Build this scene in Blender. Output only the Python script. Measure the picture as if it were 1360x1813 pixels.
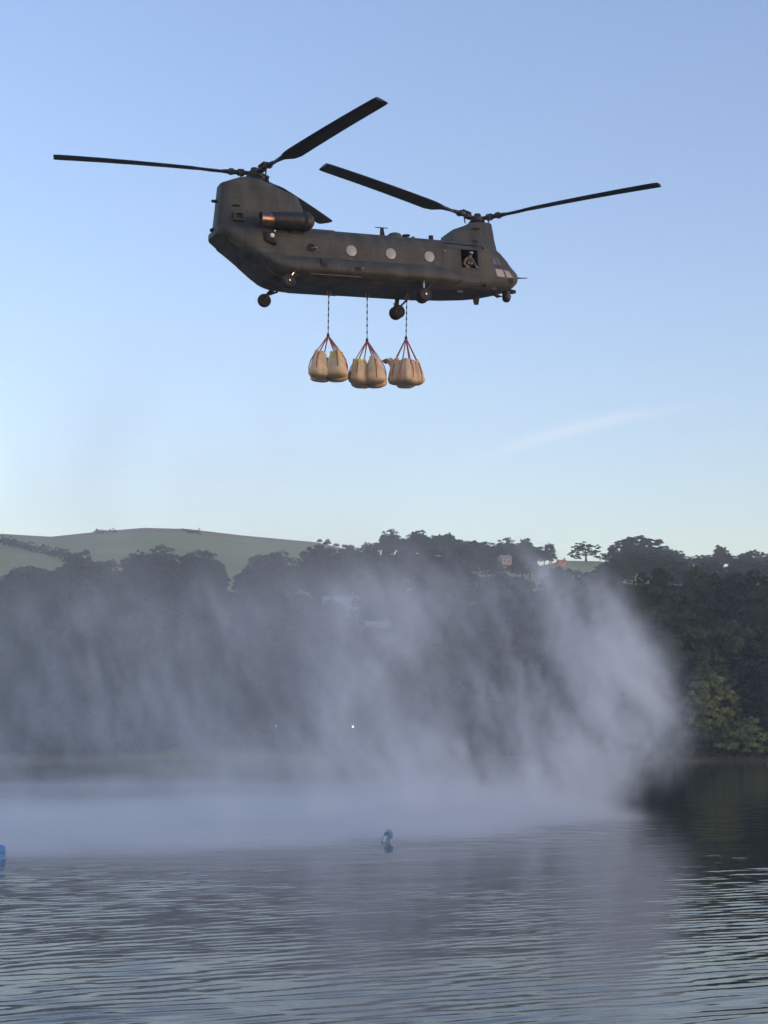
import bpy, bmesh, math, random
import numpy as np
from mathutils import Vector, Matrix, Euler
from mathutils import noise as mnoise
from mathutils.bvhtree import BVHTree

R_ = math.radians
sc = bpy.context.scene
for o in list(bpy.data.objects):
    bpy.data.objects.remove(o)
C = sc.collection

# ------------------------------------------------------------------ camera, sky, sun, exposure
CAM_H = 3.5
PITCH = math.atan((1310 - 906.5) / 2820.0)
cam = bpy.data.cameras.new('camera')
cam.sensor_fit = 'VERTICAL'
cam.sensor_height = 36
cam.lens = 36 * 2820 / 1813
cam.clip_start = 0.1
cam.clip_end = 6000
co = bpy.data.objects.new('camera', cam)
C.objects.link(co)
co.location = (0, 0, CAM_H)
co.rotation_euler = (math.pi / 2 + PITCH, 0, 0)
sc.camera = co

SUN_EL, SUN_AZ = 3.0, 118.0          # degrees; azimuth clockwise from the view direction (+Y)
w = bpy.data.worlds.new('World')
sc.world = w
w.use_nodes = True
wt = w.node_tree
bg = wt.nodes['Background']
bg.inputs['Strength'].default_value = 0.10
sky = wt.nodes.new('ShaderNodeTexSky')
sky.sky_type = 'NISHITA'
sky.sun_disc = False
sky.sun_elevation = R_(SUN_EL)
sky.sun_rotation = R_(SUN_AZ)
sky.air_density = 1.0
sky.dust_density = 0.3
sky.ozone_density = 1.0


def wnode(kind, **kw):
    n = wt.nodes.new(kind)
    for k, v in kw.items():
        setattr(n, k, v)
    return n


def wmath(op, a, b=None, c=None):
    n = wnode('ShaderNodeMath', operation=op)
    for i, s in enumerate((a, b, c)):
        if s is None:
            continue
        if isinstance(s, (int, float)):
            n.inputs[i].default_value = s
        else:
            wt.links.new(s, n.inputs[i])
    return n.outputs[0]


tint = wnode('ShaderNodeMix', data_type='RGBA', blend_type='MULTIPLY')
tint.inputs[0].default_value = 1.0
wt.links.new(sky.outputs[0], tint.inputs[6])
tint.inputs[7].default_value = (0.915, 0.98, 1.43, 1)
# a thin streak of cirrus, laid out by its direction in the sky
tc = wnode('ShaderNodeTexCoord')
sep = wnode('ShaderNodeSeparateXYZ')
wt.links.new(tc.outputs['Generated'], sep.inputs[0])
yy = wmath('MAXIMUM', sep.outputs[1], 0.05)
uu = wmath('DIVIDE', sep.outputs[0], yy)
vv = wmath('DIVIDE', sep.outputs[2], yy)
nz = wnode('ShaderNodeTexNoise')
nz.inputs['Scale'].default_value = 26
nz.inputs['Detail'].default_value = 5
wt.links.new(tc.outputs['Generated'], nz.inputs['Vector'])
nf = nz.outputs[0]
along = wmath('SUBTRACT', uu, 0.122)
mid = wmath('ADD', wmath('MULTIPLY', along, 0.262), 0.1965)
mid = wmath('SUBTRACT', mid, wmath('MULTIPLY', wmath('MULTIPLY', along, along), 0.9))
mid = wmath('ADD', mid, wmath('MULTIPLY', wmath('SUBTRACT', nf, 0.5), 0.008))
off = wmath('SUBTRACT', vv, mid)
wid = wmath('SUBTRACT', 0.0042, wmath('MULTIPLY', wmath('ABSOLUTE', along), 0.025))
wid = wmath('MAXIMUM', wid, 0.0016)
g1 = wmath('DIVIDE', off, wid)
g1 = wmath('POWER', 2.718, wmath('MULTIPLY', wmath('MULTIPLY', g1, g1), -1.0))
g2 = wmath('DIVIDE', along, 0.06)
g2 = wmath('POWER', 2.718, wmath('MULTIPLY', wmath('MULTIPLY', g2, g2), -1.0))
streak = wmath('MULTIPLY', wmath('MULTIPLY', g1, g2), wmath('MULTIPLY_ADD', nf, 0.9, 0.1))
streak = wmath('MULTIPLY', streak, 0.55)
cirrus = wnode('ShaderNodeMix', data_type='RGBA', blend_type='MIX')
wt.links.new(streak, cirrus.inputs[0])
wt.links.new(tint.outputs[2], cirrus.inputs[6])
cirrus.inputs[7].default_value = (2.0, 2.0, 2.2, 1)
wt.links.new(cirrus.outputs[2], bg.inputs['Color'])

sun = bpy.data.lights.new('sun', 'SUN')
sun.energy = 0.13
sun.angle = R_(3)
sun.color = (1.0, 0.72, 0.48)
so = bpy.data.objects.new('sun', sun)
C.objects.link(so)
sdir = Vector((math.sin(R_(SUN_AZ)) * math.cos(R_(SUN_EL)), math.cos(R_(SUN_AZ)) * math.cos(R_(SUN_EL)), math.sin(R_(SUN_EL))))
so.rotation_euler = sdir.to_track_quat('Z', 'Y').to_euler()
so.location = sdir * 200

sc.view_settings.view_transform = 'Standard'
sc.view_settings.look = 'None'
sc.view_settings.gamma = 1
sc.view_settings.use_curve_mapping = False
sc.view_settings.exposure = 2.33
sc.render.engine = 'CYCLES'
cy = sc.cycles
cy.use_denoising = True
cy.max_bounces = 8
cy.diffuse_bounces = 2
cy.glossy_bounces = 3
cy.transmission_bounces = 4
cy.transparent_max_bounces = 8
cy.volume_bounces = 4
cy.volume_max_steps = 192
cy.volume_step_rate = 3.5
cy.caustics_reflective = False
cy.caustics_refractive = False

# ------------------------------------------------------------------ helpers
FW = Vector((0, math.cos(PITCH), math.sin(PITCH)))
UP = Vector((0, -math.sin(PITCH), math.cos(PITCH)))
RT = Vector((1, 0, 0))


def ray(px, py):
    return FW + RT * ((px - 680) / 2820.0) + UP * ((906.5 - py) / 2820.0)


def at_dist(px, py, Y):
    """the point on the line of sight of a pixel at distance Y along the ground"""
    d = ray(px, py)
    return Vector((0, 0, CAM_H)) + d * (Y / d.y)


def on_water(px, py):
    d = ray(px, py)
    return Vector((0, 0, CAM_H)) + d * (-CAM_H / d.z)


def tag(o, label=None, cat=None, group=None, kind=None):
    if label:
        o['label'] = label
    if cat:
        o['category'] = cat
    if group:
        o['group'] = group
    if kind:
        o['kind'] = kind
    return o


def empty(name, loc=(0, 0, 0), rot=None, parent=None):
    o = bpy.data.objects.new(name, None)
    o.empty_display_size = 0.2
    C.objects.link(o)
    o.location = loc
    if rot is not None:
        o.rotation_euler = rot
    o.parent = parent
    return o


class MB:
    def __init__(self):
        self.v, self.f = [], []

    def add(self, vs, fs):
        k = len(self.v)
        self.v.extend([tuple(p) for p in vs])
        self.f.extend([tuple(i + k for i in f) for f in fs])
        return self

    def box(self, lo, hi, M=None):
        (a, b, c), (d, e, f) = lo, hi
        vs = [Vector(p) for p in ((a, b, c), (d, b, c), (d, e, c), (a, e, c), (a, b, f), (d, b, f), (d, e, f), (a, e, f))]
        if M is not None:
            vs = [M @ p for p in vs]
        return self.add(vs, [(0, 3, 2, 1), (4, 5, 6, 7), (0, 1, 5, 4), (1, 2, 6, 5), (2, 3, 7, 6), (3, 0, 4, 7)])

    def bbox(self, lo, hi, b=0.02, M=None):
        """box with chamfered vertical and horizontal edges"""
        bm = bmesh.new()
        bmesh.ops.create_cube(bm, size=1)
        for v in bm.verts:
            v.co = Vector([lo[i] + (v.co[i] + 0.5) * (hi[i] - lo[i]) for i in range(3)])
        bmesh.ops.bevel(bm, geom=list(bm.edges), offset=b, segments=2, affect='EDGES')
        bm.verts.index_update()
        vs = [v.co.copy() if M is None else M @ v.co for v in bm.verts]
        fs = [[v.index for v in f.verts] for f in bm.faces]
        bm.free()
        return self.add(vs, fs)

    def rings(self, rings, cap=True, closed=True):
        n = len(rings[0])
        vs = [p for r in rings for p in r]
        fs = []
        for i in range(len(rings) - 1):
            for j in range(n if closed else n - 1):
                k = (j + 1) % n
                fs.append((i * n + j, i * n + k, (i + 1) * n + k, (i + 1) * n + j))
        if cap:
            fs.append(tuple(reversed(range(n))))
            fs.append(tuple((len(rings) - 1) * n + j for j in range(n)))
        return self.add(vs, fs)

    def tube(self, pts, rad, n=10, cap=True):
        pts = [Vector(p) for p in pts]
        if isinstance(rad, (int, float)):
            rad = [rad] * len(pts)
        rs = []
        ref = None
        for i, p in enumerate(pts):
            t = (pts[min(i + 1, len(pts) - 1)] - pts[max(i - 1, 0)]).normalized()
            if ref is None:
                ref = t.orthogonal().normalized()
            ref = (ref - t * ref.dot(t)).normalized()
            b = t.cross(ref)
            rs.append([p + (ref * math.cos(2 * math.pi * j / n) + b * math.sin(2 * math.pi * j / n)) * rad[i] for j in range(n)])
        return self.rings(rs, cap)

    def lathe(self, prof, axis='z', org=(0, 0, 0), n=24, cap=True):
        """prof: list of (radius, height along the axis)"""
        org = Vector(org)
        A = {'x': (Vector((1, 0, 0)), Vector((0, 1, 0)), Vector((0, 0, 1))),
             'y': (Vector((0, 1, 0)), Vector((0, 0, 1)), Vector((1, 0, 0))),
             'z': (Vector((0, 0, 1)), Vector((1, 0, 0)), Vector((0, 1, 0)))}[axis] if isinstance(axis, str) else axis
        rs = [[org + A[0] * h + (A[1] * math.cos(2 * math.pi * j / n) + A[2] * math.sin(2 * math.pi * j / n)) * max(r, 1e-4) for j in range(n)] for r, h in prof]
        return self.rings(rs, cap)

    def build(self, name, mat, parent=None, smooth=True, auto=40):
        me = bpy.data.meshes.new(name)
        me.from_pydata(self.v, [], self.f)
        me.update()
        return link(name, me, mat, parent, smooth, auto)


def link(name, me, mat, parent=None, smooth=True, auto=40):
    bm = bmesh.new()
    bm.from_mesh(me)
    bmesh.ops.recalc_face_normals(bm, faces=bm.faces)
    lim = R_(auto)
    for f in bm.faces:
        f.smooth = smooth
    if smooth:
        for e in bm.edges:
            if len(e.link_faces) == 2 and e.calc_face_angle(0) > lim:
                e.smooth = False
    bm.to_mesh(me)
    bm.free()
    if mat is not None:
        me.materials.append(mat)
    o = bpy.data.objects.new(name, me)
    C.objects.link(o)
    o.parent = parent
    return o


def copy_tree(o, parent=None):
    c = o.copy()
    C.objects.link(c)
    c.parent = parent
    for ch in list(o.children):
        copy_tree(ch, c)
    return c


# ------------------------------------------------------------------ materials
def mat_base(name):
    m = bpy.data.materials.new(name)
    m.use_nodes = True
    nt = m.node_tree
    return m, nt, nt.nodes['Principled BSDF']


def mat(name, col, rough=0.6, metal=0.0, var=0.0, scale=3.0, bump=0.0, bscale=20.0, col2=None, coord='Object', spec=0.5, detail=5.0):
    m, nt, b = mat_base(name)
    b.inputs['Base Color'].default_value = (*col, 1)
    b.inputs['Roughness'].default_value = rough
    b.inputs['Metallic'].default_value = metal
    b.inputs['Specular IOR Level'].default_value = spec
    if var > 0 or col2 is not None:
        t = nt.nodes.new('ShaderNodeTexCoord')
        n = nt.nodes.new('ShaderNodeTexNoise')
        n.inputs['Scale'].default_value = scale
        n.inputs['Detail'].default_value = detail
        nt.links.new(t.outputs[coord], n.inputs['Vector'])
        r = nt.nodes.new('ShaderNodeValToRGB')
        r.color_ramp.elements[0].position = 0.3
        r.color_ramp.elements[1].position = 0.7
        c2 = col2 if col2 is not None else tuple(c * (1 + var) for c in col)
        c1 = tuple(c * (1 - var) for c in col)
        r.color_ramp.elements[0].color = (*c1, 1)
        r.color_ramp.elements[1].color = (*c2, 1)
        nt.links.new(n.outputs[0], r.inputs[0])
        nt.links.new(r.outputs[0], b.inputs['Base Color'])
    if bump > 0:
        t = nt.nodes.new('ShaderNodeTexCoord')
        n = nt.nodes.new('ShaderNodeTexNoise')
        n.inputs['Scale'].default_value = bscale
        n.inputs['Detail'].default_value = 4
        nt.links.new(t.outputs[coord], n.inputs['Vector'])
        bp = nt.nodes.new('ShaderNodeBump')
        bp.inputs['Strength'].default_value = bump
        bp.inputs['Distance'].default_value = 0.02
        nt.links.new(n.outputs[0], bp.inputs['Height'])
        nt.links.new(bp.outputs[0], b.inputs['Normal'])
    return m


def paint_material():
    """faded olive drab: panels of slightly different age, streaks of grime"""
    m, nt, b = mat_base('olive_drab_paint')
    L = nt.links.new
    t = nt.nodes.new('ShaderNodeTexCoord')
    mp = nt.nodes.new('ShaderNodeMapping')
    mp.inputs['Rotation'].default_value = (R_(90), 0, 0)
    L(t.outputs['Object'], mp.inputs[0])
    br = nt.nodes.new('ShaderNodeTexBrick')
    br.inputs['Color1'].default_value = (0.071, 0.078, 0.073, 1)
    br.inputs['Color2'].default_value = (0.058, 0.065, 0.063, 1)
    br.inputs['Mortar'].default_value = (0.045, 0.046, 0.042, 1)
    br.inputs['Scale'].default_value = 1
    br.inputs['Brick Width'].default_value = 1.7
    br.inputs['Row Height'].default_value = 0.62
    br.inputs['Mortar Size'].default_value = 0.016
    L(mp.outputs[0], br.inputs[0])
    n = nt.nodes.new('ShaderNodeTexNoise')
    n.inputs['Scale'].default_value = 1.1
    n.inputs['Detail'].default_value = 7
    mp2 = nt.nodes.new('ShaderNodeMapping')
    mp2.inputs['Scale'].default_value = (1.6, 1.6, 0.6)
    L(t.outputs['Object'], mp2.inputs[0])
    L(mp2.outputs[0], n.inputs[0])
    r = nt.nodes.new('ShaderNodeValToRGB')
    r.color_ramp.elements[0].position = 0.36
    r.color_ramp.elements[0].color = (0.62, 0.62, 0.66, 1)
    r.color_ramp.elements[1].position = 0.72
    r.color_ramp.elements[1].color = (1.3, 1.25, 1.15, 1)
    L(n.outputs[0], r.inputs[0])
    mx = nt.nodes.new('ShaderNodeMix')
    mx.data_type = 'RGBA'
    mx.blend_type = 'MULTIPLY'
    mx.inputs[0].default_value = 1
    L(br.outputs[0], mx.inputs[6])
    L(r.outputs[0], mx.inputs[7])
    # soot blown back from the engine exhausts on to the tail
    sx = nt.nodes.new('ShaderNodeSeparateXYZ')
    L(t.outputs['Object'], sx.inputs[0])

    def mth(op, a, b_=None, c=None):
        q = nt.nodes.new('ShaderNodeMath')
        q.operation = op
        for i, v in enumerate((a, b_, c)):
            if v is None:
                continue
            if isinstance(v, (int, float)):
                q.inputs[i].default_value = v
            else:
                L(v, q.inputs[i])
        return q.outputs[0]
    gx = mth('DIVIDE', mth('ADD', sx.outputs[0], 8.7), 1.0)
    gz = mth('DIVIDE', mth('SUBTRACT', sx.outputs[2], 3.0), 0.42)
    gg = mth('POWER', 2.718, mth('MULTIPLY', mth('ADD', mth('MULTIPLY', gx, gx), mth('MULTIPLY', gz, gz)), -1.0))
    gg = mth('MULTIPLY', gg, mth('MULTIPLY_ADD', n.outputs[0], 1.2, 0.1))
    so_ = nt.nodes.new('ShaderNodeMix')
    so_.data_type = 'RGBA'
    L(mth('MINIMUM', gg, 0.85), so_.inputs[0])
    L(mx.outputs[2], so_.inputs[6])
    so_.inputs[7].default_value = (0.022, 0.021, 0.02, 1)
    # pale scuffs and touched-up patches
    n3 = nt.nodes.new('ShaderNodeTexNoise')
    n3.inputs['Scale'].default_value = 3.1
    n3.inputs['Detail'].default_value = 4
    L(t.outputs['Object'], n3.inputs[0])
    sc_ = nt.nodes.new('ShaderNodeMapRange')
    L(n3.outputs[0], sc_.inputs[0])
    sc_.inputs[1].default_value = 0.63
    sc_.inputs[2].default_value = 0.75
    sc_.inputs[4].default_value = 0.55
    s2 = nt.nodes.new('ShaderNodeMix')
    s2.data_type = 'RGBA'
    L(sc_.outputs[0], s2.inputs[0])
    L(so_.outputs[2], s2.inputs[6])
    s2.inputs[7].default_value = (0.125, 0.12, 0.108, 1)
    L(s2.outputs[2], b.inputs['Base Color'])
    b.inputs['Roughness'].default_value = 0.6
    b.inputs['Specular IOR Level'].default_value = 0.35
    return m


def leaf_material(name, c1, c2, scale=0.35):
    m, nt, b = mat_base(name)
    L = nt.links.new
    t = nt.nodes.new('ShaderNodeTexCoord')
    n = nt.nodes.new('ShaderNodeTexNoise')
    n.inputs['Scale'].default_value = scale
    n.inputs['Detail'].default_value = 6
    L(t.outputs['Object'], n.inputs[0])
    oi = nt.nodes.new('ShaderNodeObjectInfo')
    ad = nt.nodes.new('ShaderNodeMath')
    ad.operation = 'MULTIPLY_ADD'
    L(oi.outputs['Random'], ad.inputs[0])
    ad.inputs[1].default_value = 0.36
    ad.inputs[2].default_value = -0.18
    ad2 = nt.nodes.new('ShaderNodeMath')
    ad2.operation = 'ADD'
    L(n.outputs[0], ad2.inputs[0])
    L(ad.outputs[0], ad2.inputs[1])
    r = nt.nodes.new('ShaderNodeValToRGB')
    r.color_ramp.elements[0].position = 0.33
    r.color_ramp.elements[1].position = 0.68
    r.color_ramp.elements[0].color = (*c1, 1)
    r.color_ramp.elements[1].color = (*c2, 1)
    L(ad2.outputs[0], r.inputs[0])
    L(r.outputs[0], b.inputs['Base Color'])
    b.inputs['Roughness'].default_value = 0.75
    b.inputs['Specular IOR Level'].default_value = 0.2
    return m


M = {}
M['paint'] = paint_material()
M['blade'] = mat('blade_black', (0.022, 0.024, 0.028), 0.55, var=0.25, scale=1.5)
M['dark'] = mat('dark_metal', (0.03, 0.032, 0.034), 0.5, 0.4, var=0.3, scale=6)
M['black'] = mat('matt_black', (0.012, 0.013, 0.015), 0.8, var=0.2)
M['tyre'] = mat('tyre_rubber', (0.02, 0.02, 0.021), 0.85, var=0.3, scale=8)
M['hubgrey'] = mat('wheel_hub_grey', (0.09, 0.09, 0.09), 0.5, var=0.2, scale=9)
M['steel'] = mat('bare_steel', (0.55, 0.53, 0.5), 0.3, 1.0, var=0.1)
M['exhaust'] = mat('heat_stained_exhaust', (0.30, 0.20, 0.145), 0.36, 1.0, var=0.35, scale=4)
M['window'] = mat('window_painted_sky', (0.34, 0.36, 0.38), 0.35, var=0.08, scale=12)  # pale grey stands in for sky reflected in the panes
M['glass'] = mat('cockpit_glass', (0.02, 0.022, 0.025), 0.06, spec=1.0)
M['chin'] = mat('chin_glass_painted_glow', (0.36, 0.285, 0.235), 0.18, 0.4, var=0.06, scale=5)  # warm reflection of the horizon put into the base colour
M['lampwhite'] = mat('lamp_lens', (0.8, 0.85, 0.88), 0.15, spec=0.9)
M['redlens'] = mat('red_lens', (0.45, 0.05, 0.05), 0.3)
M['interior'] = mat('cabin_lining', (0.03, 0.032, 0.035), 0.9, var=0.2)
M['camo'] = mat('desert_camouflage', (0.16, 0.13, 0.09), 0.9, col2=(0.34, 0.28, 0.2), scale=9)
M['vest'] = mat('dark_vest', (0.06, 0.055, 0.045), 0.85, var=0.4, scale=14)
M['skin'] = mat('skin', (0.45, 0.28, 0.2), 0.6, var=0.1)
M['helmet'] = mat('flight_helmet', (0.03, 0.032, 0.034), 0.35)
M['glove'] = mat('pale_glove', (0.5, 0.48, 0.42), 0.8, var=0.1)
M['bag'] = mat('woven_bag_fabric', (0.58, 0.43, 0.265), 0.85, col2=(0.76, 0.6, 0.40), scale=2.4, bump=0.9, bscale=7)
M['bagcap'] = mat('bag_printed_panel', (0.62, 0.44, 0.12), 0.8, col2=(0.72, 0.58, 0.2), scale=5)
M['strap'] = mat('orange_red_strap', (0.38, 0.105, 0.08), 0.75, var=0.2, scale=10)
M['rope'] = mat('dark_strop', (0.035, 0.035, 0.04), 0.8, var=0.5, scale=30)
M['rope2'] = mat('grey_strop', (0.16, 0.16, 0.18), 0.8, var=0.2, scale=30)
M['blue'] = mat('blue_plastic', (0.03, 0.19, 0.52), 0.4, var=0.25, scale=6)
M['blue2'] = mat('faded_blue_plastic', (0.06, 0.17, 0.3), 0.5, var=0.3, scale=7)
M['white'] = mat('white_plastic', (0.7, 0.72, 0.72), 0.5, var=0.1)
M['leaf_dark'] = leaf_material('leaf_dark', (0.012, 0.023, 0.012), (0.031, 0.051, 0.022))
M['leaf_mid'] = leaf_material('leaf_mid', (0.018, 0.033, 0.013), (0.046, 0.076, 0.026))
M['leaf_willow'] = leaf_material('leaf_willow', (0.10, 0.13, 0.04), (0.26, 0.29, 0.10))
M['bark'] = mat('bark', (0.06, 0.05, 0.04), 0.95, var=0.4, scale=2, bump=0.6, bscale=4)
M['stone'] = mat('gritstone', (0.24, 0.21, 0.18), 0.9, var=0.3, scale=1.5, bump=0.4, bscale=6)
M['slate'] = mat('pale_slate_roof', (0.3, 0.29, 0.3), 0.6, var=0.2, scale=3)
M['render_white'] = mat('white_render', (0.62, 0.6, 0.56), 0.9, var=0.1)
M['sun_tinted_wall'] = mat('sun_tinted_brick', (0.62, 0.2, 0.11), 0.9, var=0.15, scale=3)  # brick with warm sunlight put into its colour
M['pane'] = mat('house_window_pane', (0.05, 0.06, 0.07), 0.08, spec=0.9)
M['pole'] = mat('lamp_pole_grey', (0.15, 0.16, 0.16), 0.6, var=0.2)
M['path'] = mat('pale_mud', (0.2, 0.18, 0.15), 0.9, var=0.3, scale=0.6)
# ------------------------------------------------------------------ terrain
SHORE = 262.0
AZ = [-1.4, -0.5, -0.32] + [(p - 680) / 2820 for p in (0, 85, 170, 250, 330, 430, 560, 640, 800, 960, 1000, 1066, 1120, 1360)] + [0.4, 1.4]
SKY_Y = [955, 950, 947, 946, 951, 942, 935, 937, 949, 961, 980, 1000, 1003, 994, 995, 1006, 1010, 1010, 1012]
CREST = [1100, 1100, 1100, 1100, 1080, 1080, 1080, 1060, 1020, 980, 950, 900, 870, 860, 860, 850, 850, 850, 850]


def smooth_noise(x, y, s):
    return (math.sin(x / s + 1.3) * math.cos(y / s * 0.8 - 0.4) + 0.5 * math.sin(x / s * 2.3 + y / s * 1.7))


def terrain(x, y):
    t = x / max(y, 1.0)
    D = max(y, 1.0)
    sy = np.interp(t, AZ, SKY_Y)
    dc = np.interp(t, AZ, CREST)
    sh = SHORE + 3.0 * math.sin(x / 23.0) + 2.0 * math.sin(x / 9.0 + 1)
    zc = CAM_H + (1310 - sy) / 2820.0 * dc
    if D <= dc:
        s = (D - sh) / (dc - sh)
        if s < 0:
            return max(-3.0, s * 60)
        # the wooded bank rises a little faster at first
        z = zc * (0.86 * s + 0.14 * math.sin(min(s, 1) * math.pi / 2) + 0.035 * math.sin(min(s * 1.0, 1) * math.pi))
        z += 0.35 * smooth_noise(x, y, 17.0) * min(1, s * 12) * (1 - s)
        return z
    return zc - (D - dc) * 0.06


def make_terrain():
    cols = list(np.linspace(-1.4, -0.34, 30)) + list(np.linspace(-0.33, 0.33, 200)) + list(np.linspace(0.34, 1.4, 30))
    rows = list(np.linspace(252, 275, 24)) + list(np.linspace(277, 420, 60)) + list(np.linspace(424, 1150, 150)) + list(np.linspace(1170, 1900, 12))
    vs = [(c * r, r, terrain(c * r, r)) for r in rows for c in cols]
    n = len(cols)
    fs = [(i * n + j, i * n + j + 1, (i + 1) * n + j + 1, (i + 1) * n + j) for i in range(len(rows) - 1) for j in range(n - 1)]
    m, nt, b = mat_base('hillside_grass')
    L = nt.links.new
    t = nt.nodes.new('ShaderNodeTexCoord')
    n1 = nt.nodes.new('ShaderNodeTexNoise')
    n1.inputs['Scale'].default_value = 0.012
    n1.inputs['Detail'].default_value = 8
    n1.inputs['Roughness'].default_value = 0.65
    L(t.outputs['Object'], n1.inputs[0])
    r1 = nt.nodes.new('ShaderNodeValToRGB')
    r1.color_ramp.elements[0].position = 0.35
    r1.color_ramp.elements[0].color = (0.23, 0.245, 0.085, 1)
    r1.color_ramp.elements[1].position = 0.68
    r1.color_ramp.elements[1].color = (0.36, 0.34, 0.13, 1)
    L(n1.outputs[0], r1.inputs[0])
    # bracken and heather high up on the moor, stony margin at the water
    sp = nt.nodes.new('ShaderNodeSeparateXYZ')
    L(t.outputs['Object'], sp.inputs[0])
    n2 = nt.nodes.new('ShaderNodeTexNoise')
    n2.inputs['Scale'].default_value = 0.012
    n2.inputs['Detail'].default_value = 6
    L(t.outputs['Object'], n2.inputs[0])
    ma = nt.nodes.new('ShaderNodeMath')
    ma.operation = 'MULTIPLY_ADD'
    L(n2.outputs[0], ma.inputs[0])
    ma.inputs[1].default_value = 26
    L(sp.outputs[2], ma.inputs[2])
    mr = nt.nodes.new('ShaderNodeMapRange')
    L(ma.outputs[0], mr.inputs[0])
    mr.inputs[1].default_value = 126
    mr.inputs[2].default_value = 138
    mx = nt.nodes.new('ShaderNodeMix')
    mx.data_type = 'RGBA'
    L(mr.outputs[0], mx.inputs[0])
    L(r1.outputs[0], mx.inputs[6])
    mx.inputs[7].default_value = (0.30, 0.18, 0.13, 1)
    mr2 = nt.nodes.new('ShaderNodeMapRange')
    L(sp.outputs[2], mr2.inputs[0])
    mr2.inputs[1].default_value = 0.55
    mr2.inputs[2].default_value = 0.35
    mx2 = nt.nodes.new('ShaderNodeMix')
    mx2.data_type = 'RGBA'
    L(mr2.outputs[0], mx2.inputs[0])
    L(mx.outputs[2], mx2.inputs[6])
    mx2.inputs[7].default_value = (0.2, 0.185, 0.15, 1)
    L(mx2.outputs[2], b.inputs['Base Color'])
    b.inputs['Roughness'].default_value = 0.95
    b.inputs['Specular IOR Level'].default_value = 0.1
    mb = MB()
    mb.add(vs, fs)
    o = mb.build('hillside', m, None, True, 180)
    tag(o, 'green field and wooded slope rising behind the reservoir', kind='structure')


make_terrain()


# ------------------------------------------------------------------ water: one polar sheet, displaced by a field of long-crested ripples
def make_water():
    dense = np.linspace(-0.46, 0.46, 400)
    cols = np.concatenate([np.linspace(-math.pi, -0.5, 24), dense, np.linspace(0.5, math.pi, 24)])
    rows = [0.5, 3, 6, 9, 12]
    d = 13.0
    while d < 380:
        rows.append(d)
        d += max(0.055, 0.055 * (d / 34.0) ** 2.2)
    rows = np.array(rows)
    A, D = np.meshgrid(cols, rows)
    X, Y = np.sin(A) * D, np.cos(A) * D
    rng = np.random.default_rng(5)
    Z = np.zeros_like(X)
    G = np.zeros_like(X)
    main = R_(90 + 29)
    for i in range(46):
        lam = rng.uniform(0.24, 0.62) if i < 34 else rng.uniform(1.2, 4.0)
        th = main + rng.normal(0, R_(11.0 if i < 34 else 18))
        k = 2 * math.pi / lam
        amp = (0.0165 / k) * (1.0 if i < 34 else 0.42)
        ph = rng.uniform(0, 6.28)
        # wave groups: each train waxes and wanes along its own crest
        q = X * math.sin(th) * 0.35 + Y * 0.11 + rng.uniform(0, 6)
        grp = 0.55 + 0.45 * np.sin(q * rng.uniform(0.5, 1.2) + rng.uniform(0, 6))
        arg = k * (X * math.cos(th) + Y * math.sin(th)) + ph
        Z += amp * grp * np.sin(arg)
    patch = 0.70 + 0.30 * np.sin(X * 0.21 + Y * 0.13 + 1.0) * np.cos(Y * 0.19 - X * 0.08 + 0.6) + 0.22 * np.sin(X * 0.9 + Y * 0.55) * np.sin(Y * 0.8 - X * 0.45 + 2)
    env = np.interp(D, [0, 13, 34, 48, 64, 90, 140, 400], [1, 1, 0.95, 0.7, 0.42, 0.22, 0.10, 0.05])
    env = env * np.interp(np.abs(A), [0.44, 0.5], [1, 0])
    Z *= env * patch
    # confused chop where the downwash beats on the water
    ring = np.exp(-((np.hypot(X + 26, Y - 93) - 30.0) / 12.0) ** 2)
    chop = np.zeros_like(X)
    for i in range(40):
        lam = rng.uniform(0.9, 2.6)
        th = rng.uniform(0, 6.28)
        k = 2 * math.pi / lam
        chop += (0.020 / k) * np.sin(k * (X * math.cos(th) + Y * math.sin(th)) + rng.uniform(0, 6.28))
    Z += chop * ring
    nc = len(cols)
    vs = np.stack([X, Y, Z], -1).reshape(-1, 3)
    i, j = np.meshgrid(np.arange(len(rows) - 1), np.arange(nc - 1), indexing='ij')
    a = (i * nc + j).ravel()
    fs = np.stack([a, a + nc, a + nc + 1, a + 1], -1)
    me = bpy.data.meshes.new('water')
    me.from_pydata(vs.tolist(), [], fs.tolist())
    me.update()
    for p in me.polygons:
        p.use_smooth = True
    if me.polygons[100].normal.z < 0:
        me.flip_normals()
    m, nt, b = mat_base('reservoir_water')
    b.inputs['Base Color'].default_value = (0.03, 0.025, 0.021, 1)
    b.inputs['Roughness'].default_value = 0.045
    b.inputs['IOR'].default_value = 1.33
    b.inputs['Specular IOR Level'].default_value = 0.3
    b.inputs['Specular Tint'].default_value = (1.0, 0.90, 0.86, 1)
    t = nt.nodes.new('ShaderNodeTexCoord')
    mp = nt.nodes.new('ShaderNodeMapping')
    mp.inputs['Rotation'].default_value = (0, 0, R_(-25))
    mp.inputs['Scale'].default_value = (0.35, 1.6, 1)
    nt.links.new(t.outputs['Object'], mp.inputs[0])
    n = nt.nodes.new('ShaderNodeTexNoise')
    n.inputs['Scale'].default_value = 1.5
    n.inputs['Detail'].default_value = 3
    nt.links.new(mp.outputs[0], n.inputs[0])
    bp = nt.nodes.new('ShaderNodeBump')
    bp.inputs['Strength'].default_value = 0.12
    bp.inputs['Distance'].default_value = 0.05
    nt.links.new(n.outputs[0], bp.inputs['Height'])
    nt.links.new(bp.outputs[0], b.inputs['Normal'])
    me.materials.append(m)
    o = bpy.data.objects.new('water', me)
    C.objects.link(o)
    tag(o, 'dark rippled reservoir water below the helicopter', kind='structure')


make_water()


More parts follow.
